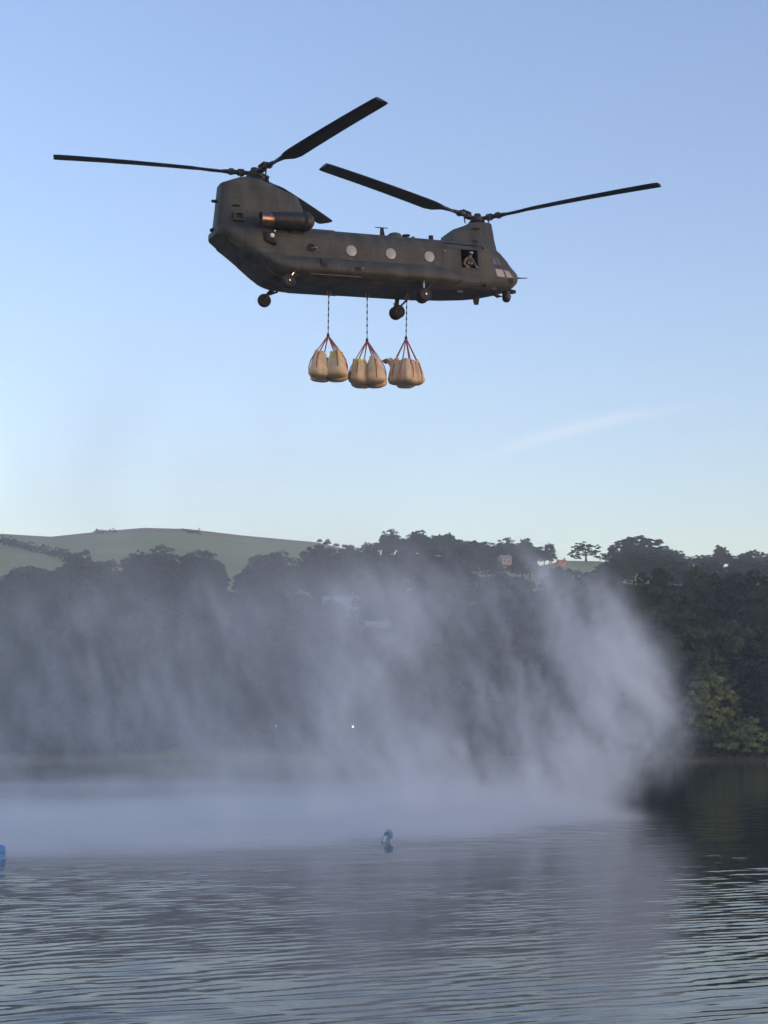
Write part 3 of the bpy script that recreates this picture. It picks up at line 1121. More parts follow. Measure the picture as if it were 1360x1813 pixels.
# main door frame with its sill
mb = MB()
for lo, hi in (((2.10, -1.285, 1.50), (3.17, -1.235, 1.585)), ((2.10, -1.285, 2.495), (3.17, -1.21, 2.56)), ((2.10, -1.285, 1.587), (2.185, -1.23, 2.493)), ((3.085, -1.285, 1.587), (3.17, -1.23, 2.493))):
    mb.bbox(lo, hi, 0.012)
mb.build('door_frame', M['paint'], heli, False)
MB().bbox((2.15, -1.282, 0.86), (3.12, -1.244, 1.47), 0.015).build('lower_door', M['paint'], heli, False)

# access hatches and repair plates on the flanks
for (x, z, a, b) in ((-6.3, 2.25, 0.5, 0.34), (-4.6, 2.3, 0.6, 0.5), (-4.45, 1.75, 0.34, 0.3), (-2.5, 2.32, 0.7, 0.42), (-2.5, 1.75, 0.4, 0.22), (-0.45, 2.3, 0.62, 0.5), (-0.5, 1.72, 0.5, 0.2), (1.45, 1.9, 0.5, 0.9), (3.45, 1.95, 0.34, 0.5), (3.5, 1.15, 0.5, 0.3), (1.3, 2.62, 0.8, 0.2), (-8.5, 2.5, 0.4, 0.4)):
    patch_axis([(x - a / 2, 0, z - b / 2), (x + a / 2, 0, z - b / 2), (x + a / 2, 0, z + b / 2), (x - a / 2, 0, z + b / 2)], (0, 1, 0), 'access_hatch', M['paint'], heli, 0.012, 5, True)

# round cabin windows, starboard and port
for side in (-1, 1):
    for x in (-3.49, -1.49, 0.51) + ((2.6,) if side == 1 else ()):
        wn = MB().lathe([(0.26, 0.02), (0.26, 0.055), (0.275, 0.06), (0.29, 0.05), (0.30, 0.0)], (Vector((0, side, 0)), Vector((1, 0, 0)), Vector((0, 0, side))), (x, side * 1.225, 2.01), 28, cap=False).build('cabin_window', M['paint'], heli)
        MB().lathe([(0.262, 0.0), (0.262, 0.05), (0.16, 0.075), (0.0, 0.085)], (Vector((0, side, 0)), Vector((1, 0, 0)), Vector((0, 0, side))), (x, side * 1.225, 2.01), 28).build('pane', M['window'], wn)
    # round engine-bay vents with a dark mesh
    v = MB().lathe([(0.14, 0.0), (0.20, 0.02), (0.20, 0.07), (0.15, 0.07), (0.14, 0.03), (0.0, 0.03)], (Vector((0, side, 0)), Vector((1, 0, 0)), Vector((0, 0, side))), (-5.49, side * 1.235, 2.0), 20).build('round_vent', M['black'], heli)
    MB().tube([(-5.47, side * 1.26, 2.0), (-5.33, side * 1.37, 2.01), (-5.24, side * 1.37, 2.0)], [0.05, 0.05, 0.045], 8).build('vent_pipe', M['steel'], v)

# sponsons
SP = [(0.9, 1.54), (1.26, 1.54), (1.46, 1.50), (1.62, 1.38), (1.73, 1.18), (1.76, 0.98), (1.73, 0.84), (1.66, 0.765), (1.45, 0.65), (1.2, 0.55), (0.9, 0.53)]
for side in (-1, 1):
    rs = []
    for x, sy_, sz_, zo in ((-8.15, 0.30, 0.06, 1.72), (-7.95, 0.5, 0.30, 1.60), (-7.6, 0.72, 0.62, 1.36), (-7.2, 0.88, 0.84, 1.18), (-6.7, 0.97, 0.96, 1.08), (-6.0, 1, 1, 1.035), (-3, 1, 1, 1.035), (0.6, 1, 1, 1.035), (1.2, 0.94, 0.96, 1.03), (1.7, 0.76, 0.84, 1.03), (2.05, 0.55, 0.62, 1.03), (2.3, 0.42, 0.3, 1.03)):
        rs.append([Vector((x, side * (0.9 + (a - 0.9) * sy_), zo + (b - 1.035) * sz_)) for a, b in SP])
    MB().rings(rs).build('sponson', M['paint'], heli, True, 50)
    # a sensor housing and a blade aerial on the sponson
    s1 = MB().bbox((-3.62, side * 1.62 - .16, 0.86), (-3.2, side * 1.62 + .16, 1.14), 0.05).build('sensor_housing', M['black'], heli)
    MB().tube([(-3.3, side * 1.7, 1.02), (-3.1, side * 1.76, 1.03)], [0.07, 0.055], 8).build('sensor_eye', M['steel'], s1)
    MB().add([(-5.25, side * 1.66, 0.98), (-4.95, side * 1.70, 0.98), (-4.98, side * 1.74, 1.16), (-5.15, side * 1.72, 1.2), (-5.17, side * 1.74, 1.40), (-5.25, side * 1.72, 1.40),
              (-5.25, side * 1.78, 0.98), (-4.95, side * 1.8, 0.98), (-4.98, side * 1.8, 1.16), (-5.15, side * 1.78, 1.2), (-5.17, side * 1.78, 1.40), (-5.25, side * 1.78, 1.40)],
             [(0, 1, 2, 3, 4, 5), (11, 10, 9, 8, 7, 6)] + [(i, (i + 1) % 6, 6 + (i + 1) % 6, 6 + i) for i in range(6)]).build('step_bracket', M['black'], heli, False)
    MB().box((-5.7, side * 1.60 - .02, 0.655), (-3.2, side * 1.60 + .02, 0.685)).build('grab_rail', M['hubgrey'], heli, False)

# rear ramp, a separate plate closing the upswept tail
patch_axis([(-8.35, -1.0, 0), (-6.55, -1.0, 0), (-6.55, 1.0, 0), (-8.35, 1.0, 0)], (0, 0, 1), 'ramp', M['paint'], heli, 0.045, 8)
patch_axis([(-9.35, -0.85, 0), (-8.42, -1.0, 0), (-8.42, 1.0, 0), (-9.35, 0.85, 0)], (0, 0, 1), 'upper_ramp_door', M['paint'], heli, 0.04, 8)


# pylons: stacked horizontal sections
def pylon(name, levels, prof):
    rs = []
    for z, xa, xf, hw in levels:
        r = []
        for s, k in prof:
            r.append(Vector((xa + (xf - xa) * s, -hw * k, z)))
        for s, k in reversed(prof[1:-1]):
            r.append(Vector((xa + (xf - xa) * s, hw * k, z)))
        rs.append(r)
    return MB().rings(rs).build(name, M['paint'], heli, True, 38)


PA = [(0, 0), (0.003, 0.35), (0.015, 0.58), (0.05, 0.72), (0.15, 0.86), (0.3, 0.96), (0.45, 1), (0.6, 0.98), (0.75, 0.88), (0.87, 0.7), (0.95, 0.46), (0.985, 0.25), (1, 0)]
pylon('aft_pylon', [(2.6, -9.72, -5.0, 0.98), (2.95, -9.72, -5.02, 0.96), (3.2, -9.68, -5.06, 0.86), (3.45, -9.65, -5.1, 0.76), (3.8, -9.6, -5.2, 0.70), (4.29, -9.53, -5.34, 0.66), (4.76, -9.46, -5.56, 0.62), (5.03, -9.42, -6.27, 0.59),
                   (5.12, -9.36, -6.5, 0.58), (5.18, -9.20, -6.64, 0.56), (5.25, -9.02, -6.84, 0.54), (5.34, -8.80, -7.05, 0.50), (5.43, -8.58, -7.28, 0.44), (5.50, -8.35, -7.40, 0.36), (5.54, -8.2, -7.5, 0.26)], PA)
PF = [(0, 0), (0.002, 0.75), (0.008, 0.86), (0.1, 0.92), (0.25, 0.95), (0.45, 1), (0.65, 0.99), (0.8, 0.92), (0.9, 0.78), (0.96, 0.55), (0.99, 0.3), (1, 0)]
fp = pylon('forward_pylon', [(2.7, 2.05, 4.64, 1.04), (2.95, 2.07, 4.63, 0.98), (3.1, 2.09, 4.62, 0.90), (3.3, 2.10, 4.60, 0.84), (3.50, 2.12, 4.58, 0.80), (3.64, 2.13, 4.58, 0.79), (3.68, 2.18, 4.57, 0.77), (3.80, 2.50, 4.56, 0.74), (3.93, 2.82, 4.54, 0.70), (4.13, 3.2, 4.5, 0.66), (4.20, 3.5, 4.46, 0.55), (4.24, 3.62, 4.38, 0.42)], PF)
# cap panel and small intakes on the forward pylon, cooling outlets on the aft pylon
for side in (-1, 1):
    MB().bbox((3.15, side * 0.80 - .06, 3.70), (3.55, side * 0.80 + .0, 3.80), 0.02).build('pylon_vent', M['black'], fp)
    MB().bbox((3.05, side * 0.98 - .05, 3.02), (3.3, side * 0.98 + .05, 3.09), 0.015).build('pylon_handle', M['black'], fp)
    ob = MB()
    yy0, yy1 = side * 0.60, side * 0.92
    lo, hi = min(yy0, yy1), max(yy0, yy1)
    for a, b in (((-9.0, lo, 3.18), (-8.55, hi, 3.25)), ((-9.0, lo, 3.52), (-8.55, hi, 3.59)), ((-9.0, lo, 3.25), (-8.93, hi, 3.52)), ((-8.62, lo, 3.25), (-8.55, hi, 3.52))):
        ob.box(a, b)
    oo = ob.build('cooling_outlet', M['paint'], heli, False)
    MB().box((-8.93, lo, 3.25), (-8.62, side * 0.80 if side > 0 else hi, 3.52) if side > 0 else (-8.62, hi, 3.52)).build('outlet_throat', M['black'], oo, False) if side > 0 else MB().box((-8.93, -0.80, 3.25), (-8.62, -0.60, 3.52)).build('outlet_throat', M['black'], oo, False)
    MB().bbox((-9.0, side * 0.66 - .07, 3.93), (-8.65, side * 0.66 + .07, 3.99), 0.02).build('drip_lip', M['black'], heli)

# engines
for side in (-1, 1):
    oy, oz = side * 1.50, 3.14
    en = MB().lathe([(0.20, -2.02), (0.33, -1.98), (0.36, -1.75), (0.40, -1.2), (0.43, -0.8), (0.44, -0.55), (0.44, -0.25), (0.40, -0.2)], 'x', (-5.42 + 0.0, oy, oz), 28).build('engine', M['dark'], heli)
    MB().lathe([(0.445, -0.56), (0.47, -0.52), (0.47, -0.42), (0.445, -0.38)], 'x', (-5.42, oy, oz), 28, False).build('nacelle_band', M['black'], en)
    MB().lathe([(0.43, -0.40), (0.41, -0.3), (0.36, -0.18), (0.27, -0.06), (0.14, 0.02), (0.0, 0.05)], 'x', (-5.42, oy, oz), 28).build('intake_dome', M['paint'], en)
    MB().lathe([(0.29, -1.7), (0.30, -1.95), (0.31, -2.3), (0.33, -2.55), (0.31, -2.56), (0.28, -2.3), (0.26, -2.0), (0.0, -1.98)], 'x', (-5.42, oy, oz - 0.03), 28).build('exhaust_pipe', M['exhaust'], en)
    MB().bbox((-7.2, min(side * 0.5, side * 1.25), 2.95), (-5.75, max(side * 0.5, side * 1.25), 3.38), 0.12).build('engine_fairing', M['paint'], en)
    MB().bbox((-6.45, side * 1.2 - .12, 2.62), (-6.0, side * 1.2 + .12, 2.85), 0.04).build('engine_drain_box', M['dark'], en)


# landing gear
def wheel(parent, x, y, z, r, wdt):
    wl = MB().lathe([(r * 0.55, -wdt / 2), (r * 0.86, -wdt / 2), (r * 0.97, -wdt * 0.32), (r, 0), (r * 0.97, wdt * 0.32), (r * 0.86, wdt / 2), (r * 0.55, wdt / 2)], 'y', (x, y, z), 26).build('wheel', M['tyre'], parent)
    return wl


def rim(wl, x, y, z, r, wdt, s):
    MB().lathe([(r * 0.55, 0), (r * 0.53, 0.012), (r * 0.44, -0.01), (r * 0.2, 0.0), (r * 0.18, 0.04), (0, 0.05)], (Vector((0, s, 0)), Vector((1, 0, 0)), Vector((0, 0, s))), (x, y + s * wdt / 2, z), 22).build('rim', M['hubgrey'], wl)
    MB().lathe([(r * 0.15, 0), (r * 0.13, 0.03), (0, 0.035)], (Vector((0, s, 0)), Vector((1, 0, 0)), Vector((0, 0, s))), (x, y + s * (wdt / 2 + 0.045), z), 14).build('hub_cap', M['steel'] if y * s > 1.6 else M['dark'], wl)


for side in (-1, 1):
    g = MB().tube([(-6.45, side * 1.55, 0.72), (-6.68, side * 1.52, 0.52), (-6.83, side * 1.52, 0.24)], [0.11, 0.09, 0.06], 10)
    g.tube([(-6.83, side * 1.50, 0.24), (-6.83, side * 1.72, 0.24)], 0.045, 8)
    g.tube([(-6.2, side * 1.5, 0.66), (-6.6, side * 1.5, 0.5)], 0.05, 8)
    gg = g.build('rear_landing_gear', M['dark'], heli)
    MB().tube([(-6.55, side * 1.62, 0.66), (-6.72, side * 1.62, 0.46)], 0.035, 8).build('shock_strut', M['steel'], gg)
    wl = wheel(gg, -6.83, side * 1.66, 0.24, 0.325, 0.23)
    rim(wl, -6.83, side * 1.66, 0.24, 0.325, 0.23, side)
    g = MB().tube([(-0.02, side * 1.5, 0.75), (-0.05, side * 1.5, 0.35), (-0.06, side * 1.5, 0.0)], [0.12, 0.10, 0.08], 12)
    g.tube([(-0.06, side * 1.32, 0.0), (-0.06, side * 1.72, 0.0)], 0.05, 8)
    g.tube([(0.45, side * 1.45, 0.62), (-0.04, side * 1.5, 0.14)], 0.05, 8)
    gg = g.build('front_landing_gear', M['dark'], heli)
    MB().tube([(-0.10, side * 1.72, 0.54), (-0.10, side * 1.72, 0.30)], 0.04, 8).build('shock_strut', M['steel'], gg)
    for dy in (-0.17, 0.17):
        wl = wheel(gg, -0.06, side * 1.52 + dy, 0.0, 0.335, 0.21)
        rim(wl, -0.06, side * 1.52 + dy, 0.0, 0.335, 0.21, 1 if dy > 0 else -1)


# rotors
def rotor(hub, az0, tilt, cone, spin, pre):
    root = Matrix.Translation(hub) @ Matrix.Rotation(R_(tilt), 4, 'Y')
    mb = MB().lathe([(0.20, -0.42), (0.22, -0.2), (0.36, -0.16), (0.38, 0.02), (0.22, 0.10), (0.16, 0.26), (0.0, 0.28)], 'z', (0, 0, 0), 22)
    mb.v = [tuple(root @ Vector(p)) for p in mb.v]
    hb = mb.build('rotor_hub', M['dark'], heli)
    mb = MB().lathe([(0.30, -0.40), (0.34, -0.36), (0.34, -0.30), (0.30, -0.27)], 'z', (0, 0, 0), 22)
    mb.v = [tuple(root @ Vector(p)) for p in mb.v]
    mb.build('swashplate', M['dark'], hb)
    for k in range(3):
        T = root @ Matrix.Rotation(R_(az0 + 120 * k), 4, 'Z') @ Matrix.Rotation(R_(-cone), 4, 'Y')
        g = MB().tube([(0.25, 0, 0), (0.45, 0, 0), (0.5, 0, 0), (0.75, 0, 0), (0.8, 0, 0), (1.35, 0, 0), (1.5, 0, 0)], [0.10, 0.10, 0.17, 0.17, 0.115, 0.10, 0.08], 12)
        g.bbox((0.95, -0.2, -0.10), (1.22, 0.2, 0.12), 0.04)
        g.tube([(0.55, spin * 0.14, 0.12), (1.1, spin * 0.22, 0.10)], 0.055, 8)
        g.tube([(0.62, -spin * 0.16, -0.34), (0.72, -spin * 0.16, 0.0)], 0.035, 6)
        g.v = [tuple(T @ Vector(p)) for p in g.v]
        g.build('blade_grip', M['dark'], hb)
        rs = []
        prof = [(1.0, 0.0), (0.75, 0.045), (0.4, 0.085), (0.12, 0.085), (0.0, 0.0), (0.12, -0.055), (0.4, -0.06), (0.75, -0.025)]
        for r_, ch, th in ((1.25, 0.16, 1.0), (1.7, 0.18, 0.9), (2.1, 0.30, 0.5), (2.5, 0.68, 0.14), (2.9, 0.81, 0.11), (4, 0.81, 0.10), (5.5, 0.81, 0.095), (7, 0.81, 0.09), (8.3, 0.81, 0.085), (8.9, 0.80, 0.08), (9.10, 0.74, 0.07), (9.14, 0.66, 0.05)):
            tw = R_(15 - r_ * 1.15) * spin
            droop = -0.0035 * (r_ - 2) ** 2 + 0.02 * (r_ - 2)
            ring = []
            for c, h in prof:
                y = (0.25 - c) * ch * spin
                z = h * ch * (th * 9 if th > 0.4 else 1.15)
                if th > 0.4:
                    z = max(-0.07, min(0.07, z))
                ring.append(T @ Vector((r_, y * math.cos(tw) - z * math.sin(tw), y * math.sin(tw) + z * math.cos(tw) + droop)))
            rs.append(ring)
        MB().rings(rs).build('rotor_blade', M['blade'], heli, True, 50)
    return hb


rotor((-7.62, 0, 5.80), 165.9, 1.5, 3.2, -1, 'aft')
rotor((3.88, 0, 4.52), 193.4, 4.5, 3.3, 1, 'front')
# low fairing rings under the hubs
MB().lathe([(0.46, 0), (0.42, 0.1), (0.30, 0.2), (0.24, 0.28)], 'z', (-7.75, 0, 5.42), 24).build('mast_fairing', M['dark'], heli)
MB().lathe([(0.42, 0), (0.38, 0.08), (0.28, 0.16), (0.24, 0.26)], 'z', (3.92, 0, 4.16), 24).build('mast_fairing', M['paint'], heli)

# spine, aerials and fittings on the roof
MB().bbox((-5.2, -0.42, 3.02), (2.15, 0.42, 3.17), 0.05).build('drive_shaft_tunnel', M['paint'], heli)
MB().bbox((-5.15, -0.40, 3.15), (-3.9, 0.40, 3.24), 0.03).build('tunnel_hatch', M['paint'], heli)
ta = MB().add([(-1.45, -.03, 3.1), (-1.15, -.03, 3.1), (-1.22, -.02, 3.68), (-1.38, -.02, 3.68), (-1.45, .03, 3.1), (-1.15, .03, 3.1), (-1.22, .02, 3.68), (-1.38, .02, 3.68)],
              [(0, 1, 2, 3), (7, 6, 5, 4), (0, 4, 5, 1), (1, 5, 6, 2), (2, 6, 7, 3), (3, 7, 4, 0)]).build('tee_aerial', M['black'], heli, False)
MB().tube([(-1.64, 0, 3.69), (-1.0, 0, 3.69)], 0.022, 6).build('aerial_bar', M['black'], ta)
MB().lathe([(0.36, -0.15), (0.35, 0.08), (0.24, 0.16), (0.12, 0.19), (0, 0.19)], 'z', (-0.72, -0.1, 3.24), 20).build('satellite_dome', M['paint'], heli)
MB().lathe([(0.10, -0.15), (0.10, 0.1), (0.2, 0.12), (0.2, 0.16), (0, 0.17)], 'z', (-0.05, 0, 3.25), 18).build('roof_vent', M['black'], heli)
MB().lathe([(0.09, -0.15), (0.08, 0.12), (0, 0.14)], 'z', (0.32, 0, 3.24), 12).build('roof_stub', M['dark'], heli)
MB().bbox((1.17, -.08, 3.12), (1.38, .08, 3.50), 0.03).build('roof_beacon', M['black'], heli)
# tail lights on the pylon edge
MB().lathe([(0.0, -0.20), (0.06, -0.18), (0.075, -0.1), (0.075, 0.1)], 'x', (-9.58, 0, 4.30), 12).build('tail_light', M['black'], heli)
MB().lathe([(0.0, -0.14), (0.07, -0.12), (0.10, -0.02), (0.10, 0.1)], 'x', (-9.80, -0.1, 2.88), 12).build('tail_light', M['black'], heli)
MB().lathe([(0, 0.08), (0.06, 0.06), (0.07, 0.0), (0.07, -0.05)], 'x', (4.62, 0, 3.45), 12).build('pylon_front_light', M['black'], heli)
# missile warner with a bright lens, on both flanks of the tail
for side in (-1, 1):
    mw = MB().bbox((-7.75, side * 1.27 - .11, 2.14), (-7.28, side * 1.27 + .11, 2.62), 0.05)
    mw.tube([(-7.55, side * 1.3, 2.18), (-7.2, side * 1.34, 2.06)], 0.09, 8)
    mo = mw.build('missile_warner', M['black'], heli)
    MB().lathe([(0.11, 0), (0.10, 0.04), (0.05, 0.07), (0, 0.075)], (Vector((0, side, 0)), Vector((1, 0, 0)), Vector((0, 0, side))), (-7.40, side * 1.375, 2.42), 16).build('lens', M['lampwhite'], mo)
    MB().lathe([(0.04, 0), (0.04, 0.03), (0, 0.04)], (Vector((0, side, 0)), Vector((1, 0, 0)), Vector((0, 0, side))), (-7.23, side * 1.27, 2.68), 10).build('small_lens', M['lampwhite'], mo)
    MB().lathe([(0.05, 0), (0.05, 0.03), (0, 0.04)], (Vector((0, side, 0)), Vector((1, 0, 0)), Vector((0, 0, side))), (1.36, side * 1.25, 2.36), 12).build('red_marker', M['redlens'], heli)
    MB().lathe([(0.035, 0), (0.035, 0.03), (0, 0.035)], (Vector((0, side, 0)), Vector((1, 0, 0)), Vector((0, 0, side))), (0.1, side * 1.25, 2.28), 10).build('small_marker', M['hubgrey'], heli)
# belly and chin
MB().add([(3.3, -.04, 0.75), (3.75, -.04, 0.78), (3.62, -.025, 0.18), (3.40, -.025, 0.17), (3.3, .04, 0.75), (3.75, .04, 0.78), (3.62, .025, 0.18), (3.40, .025, 0.17)],
         [(0, 1, 2, 3), (7, 6, 5, 4), (0, 4, 5, 1), (1, 5, 6, 2), (2, 6, 7, 3), (3, 7, 4, 0)]).build('belly_aerial', M['black'], heli, False)
tb = MB().tube([(5.2, 0, 1.05), (5.2, 0, 0.86)], [0.1, 0.09], 12).build('sensor_turret', M['dark'], heli)
MB().lathe([(0, -0.27), (0.12, -0.24), (0.20, -0.14), (0.215, 0), (0.2, 0.14), (0.2, 0.26), (0.12, 0.28), (0, 0.28)], 'z', (5.2, 0, 0.66), 22).build('turret_ball', M['dark'], tb)
MB().lathe([(0.10, 0), (0.10, 0.03), (0, 0.03)], (Vector((0.5, -0.866, 0)).normalized(), Vector((0, 0, 1)), Vector((0.866, 0.5, 0))), (5.30, -0.16, 0.66), 16).build('turret_window', M['glass'], tb)
MB().tube([(5.25, 0.1, 1.02), (5.6, 0.1, 0.98), (5.78, 0.1, 0.99)], [0.13, 0.12, 0.08], 12).build('nose_light', M['black'], heli)
MB().tube([(5.78, 0, 1.66), (6.1, 0, 1.68), (6.45, 0, 1.70)], [0.05, 0.03, 0.02], 8).build('nose_probe', M['black'], heli)
MB().tube([(4.3, -0.5, 0.80), (4.3, -0.5, 0.60), (4.42, -0.5, 0.52), (4.7, -0.5, 0.53)], [0.10, 0.10, 0.09, 0.02], 10).build('landing_light', M['black'], heli)
MB().bbox((3.9, -0.9, 0.70), (4.2, -0.6, 0.98), 0.03).build('chin_box', M['dark'], heli)
MB().bbox((2.0, -0.95, 0.44), (2.35, -0.85, 0.62), 0.02).build('belly_step', M['dark'], heli)
HOOKS = [(-4.22, 0, 0.30), (-2.27, 0, 0.30), (-0.21, 0, 0.34)]
for hx, hy, hz in HOOKS:
    mb = MB().bbox((hx - .10, -.08, 0.40), (hx + .10, .08, 0.56), 0.03)
    hk = mb.build('cargo_hook', M['dark'], heli)
    pts = [(hx + 0.10 * math.cos(a), 0, 0.30 + 0.10 * math.sin(a)) for a in np.linspace(R_(60), R_(-230), 12)]
    MB().tube(pts, 0.032, 8).build('hook_jaw', M['hubgrey'], hk)


# ------------------------------------------------------------------ crew member at the open door
def skinned(name, joints, edges, m, sub=2):
    me = bpy.data.meshes.new(name)
    me.from_pydata([j[:3] for j in joints], edges, [])
    o = bpy.data.objects.new(name, me)
    C.objects.link(o)
    md = o.modifiers.new('skin', 'SKIN')
    md.use_smooth_shade = True
    for v, j in zip(me.skin_vertices[0].data, joints):
        v.radius = (j[3], j[4] if len(j) > 4 else j[3])
    me.skin_vertices[0].data[0].use_root = True
    sb = o.modifiers.new('sub', 'SUBSURF')
    sb.levels = sub
    sb.render_levels = sub
    dg = bpy.context.evaluated_depsgraph_get()
    me2 = bpy.data.meshes.new_from_object(o.evaluated_get(dg))
    me2.name = name
    o.modifiers.clear()
    o.data = me2
    bpy.data.meshes.remove(me)
    me2.materials.clear()
    me2.materials.append(m)
    for p in me2.polygons:
        p.use_smooth = True
    return o


def make_person():
    root = empty('person')
    root.matrix_world = HELI @ Matrix.Translation((2.78, -0.72, 0.79))
    tag(root, 'crew member in camouflage and dark helmet leaning at the open cabin door', 'person')
    J = [(0, 0, 0.86, 0.15, 0.12),            # 0 pelvis
         (0, -0.08, 1.08, 0.15, 0.11), (0, -0.20, 1.28, 0.17, 0.12), (0.0, -0.27, 1.38, 0.10, 0.09), (0.02, -0.32, 1.44, 0.055, 0.055), (0.03, -0.36, 1.52, 0.075, 0.085), (0.03, -0.38, 1.62, 0.075, 0.085),
         # legs, knees bent
         (0.10, 0.0, 0.80, 0.10), (0.13, -0.16, 0.45, 0.07), (0.13, -0.02, 0.09, 0.05), (0.13, -0.18, 0.04, 0.045),
         (-0.10, 0.0, 0.80, 0.10), (-0.13, -0.14, 0.45, 0.07), (-0.13, 0.02, 0.09, 0.05), (-0.13, -0.14, 0.04, 0.045),
         # arms: one hand on the sill, one on the side of the opening
         (0.19, -0.25, 1.34, 0.07), (0.27, -0.32, 1.06, 0.05), (0.25, -0.50, 0.88, 0.036), (0.25, -0.55, 0.84, 0.032),
         (-0.19, -0.25, 1.34, 0.07), (-0.31, -0.28, 1.08, 0.05), (-0.27, -0.45, 0.92, 0.036), (-0.26, -0.52, 0.86, 0.032)]
    E_ = [(0, 1), (1, 2), (2, 3), (3, 4), (4, 5), (5, 6), (0, 7), (7, 8), (8, 9), (9, 10), (0, 11), (11, 12), (12, 13), (13, 14), (3, 15), (15, 16), (16, 17), (17, 18), (3, 19), (19, 20), (20, 21), (21, 22)]
    for base, sgn in ((18, 1), (22, -1)):
        bx_, by_, bz_ = J[base][:3]
        for fi, (dx, ln) in enumerate(((-0.03, .07), (-0.01, .08), (0.012, .075), (0.032, .06))):
            a = len(J)
            J.append((bx_ + dx, by_ - ln * 0.6, bz_ + 0.012, 0.009))
            J.append((bx_ + dx, by_ - ln, bz_ - 0.03, 0.008))
            E_ += [(base, a), (a, a + 1)]
        a = len(J)
        J.append((bx_ - sgn * 0.045, by_ - 0.01, bz_ + 0.005, 0.010))
        J.append((bx_ - sgn * 0.06, by_ - 0.045, bz_ - 0.005, 0.009))
        E_ += [(base - 1, a), (a, a + 1)]
    body = skinned('body', J, E_, M['camo'])
    me = body.data
    me.materials.append(M['skin'])
    me.materials.append(M['glove'])
    for p in me.polygons:
        c = p.center
        if c.z > 1.43 and c.y < -0.24:
            p.material_index = 1
        elif c.y < -0.48 and c.z < 1.0:
            p.material_index = 2
    body.parent = root
    hm = MB()
    rs = []
    for k in range(9):
        a = R_(-35 + 125 * k / 8)
        rr, hh = 0.138 * math.cos(a), 0.150 * math.sin(a)
        rs.append([Vector((0.03 + rr * math.cos(t) * 0.92, -0.355 + rr * math.sin(t) * 1.12, 1.585 + hh)) for t in np.linspace(0, 2 * math.pi, 20, endpoint=False)])
    hm.rings(rs)
    hb = hm.build('helmet', M['helmet'], root)
    MB().bbox((-0.05, -0.505, 1.57), (0.11, -0.47, 1.63), 0.012).build('visor', M['lampwhite'], hb)
    MB().add([(-0.005, -0.47, 1.53), (0.065, -0.47, 1.53), (0.05, -0.46, 1.58), (0.01, -0.46, 1.58), (0.03, -0.495, 1.535)], [(0, 1, 4), (1, 2, 4), (2, 3, 4), (3, 0, 4)]).build('nose', M['skin'], root)
    MB().box((0.0, -0.459, 1.485), (0.06, -0.452, 1.495)).build('mouth', M['vest'], root, False)
    vs = []
    for z, wx, yf, yb in ((0.98, 0.165, -0.20, 0.06), (1.12, 0.175, -0.26, 0.03), (1.28, 0.185, -0.36, -0.06), (1.38, 0.13, -0.385, -0.16)):
        vs.append([Vector((wx * math.cos(t), (yf + yb) / 2 + (yf - yb) / 2 * -math.sin(t), z)) for t in np.linspace(0, 2 * math.pi, 18, endpoint=False)])
    vt = MB().rings(vs).build('vest', M['vest'], root)
    MB().bbox((-0.12, -0.37, 1.05), (-0.02, -0.27, 1.17), 0.02).build('pouch', M['camo'], vt)
    MB().bbox((0.02, -0.39, 1.05), (0.12, -0.27, 1.17), 0.02).build('pouch', M['camo'], vt)


make_person()

# ------------------------------------------------------------------ slung loads
Hw = [HELI @ Vector(h) for h in ((-4.22, 0, 0.21), (-2.27, 0, 0.21), (-0.21, 0, 0.21))]


def bag_mesh(seed, h=1.14, r=0.46, neck=0.16, flop=0.0):
    """a filled bulk bag: squarish sagging base, sides pulled in and pleated to a gathered neck"""
    rng = np.random.default_rng(seed)
    lv = [(0.0, 0.30), (0.015, 0.62), (0.05, 0.84), (0.11, 0.96), (0.20, 1.03), (0.32, 1.04), (0.44, 1.01), (0.56, 0.94), (0.66, 0.86), (0.75, 0.77), (0.82, 0.69), (0.88, 0.63), (0.94, 0.62), (1.0, 0.61), (0.97, 0.52), (0.88, 0.42)]
    n = 56
    ph = rng.uniform(0, 6.28, 6)
    rs = []
    for q, (f, s) in enumerate(lv):
        ring = []
        for j in range(n):
            a = 2 * math.pi * j / n
            sq = 1.0 / (abs(math.cos(a)) ** 3.4 + abs(math.sin(a)) ** 3.4) ** (1 / 3.4)
            sq = 1 + (sq - 1) * (0.75 * (1 - f) + 0.15)
            pl = 1 + (0.045 + 0.15 * max(0, f - 0.35)) * (math.sin(5 * a + ph[0] + 2 * f) * 0.5 + math.sin(9 * a + ph[1]) * 0.35 + math.sin(14 * a + ph[2] + 3 * f) * 0.25)
            dent = 1 - 0.13 * math.exp(-((f - 0.45) / 0.2) ** 2) * (0.5 + 0.5 * math.sin(3 * a + ph[3]))
            rr = r * s * sq * pl * dent
            z = f * h + 0.10 * max(0, f - 0.7) * (abs(math.sin(2 * a)) - 0.4) * 3.0 + 0.05 * math.sin(2 * a + ph[4]) * f + 0.035 * math.sin(5 * a + ph[5]) * (f > 0.8)
            fx = flop * max(0, f - 0.7) * 2.0
            cr = mnoise.noise(Vector((4.2 * rr * math.cos(a) + seed * 3.1, 4.2 * rr * math.sin(a), 3.4 * z))) * 0.035 + mnoise.noise(Vector((9 * rr * math.cos(a), 9 * rr * math.sin(a) + seed, 6 * z))) * 0.018
            rr += cr * min(1, f * 6)
            ring.append(Vector((rr * math.cos(a) + fx, rr * math.sin(a), z)))
        rs.append(ring)
    return MB().rings(rs)


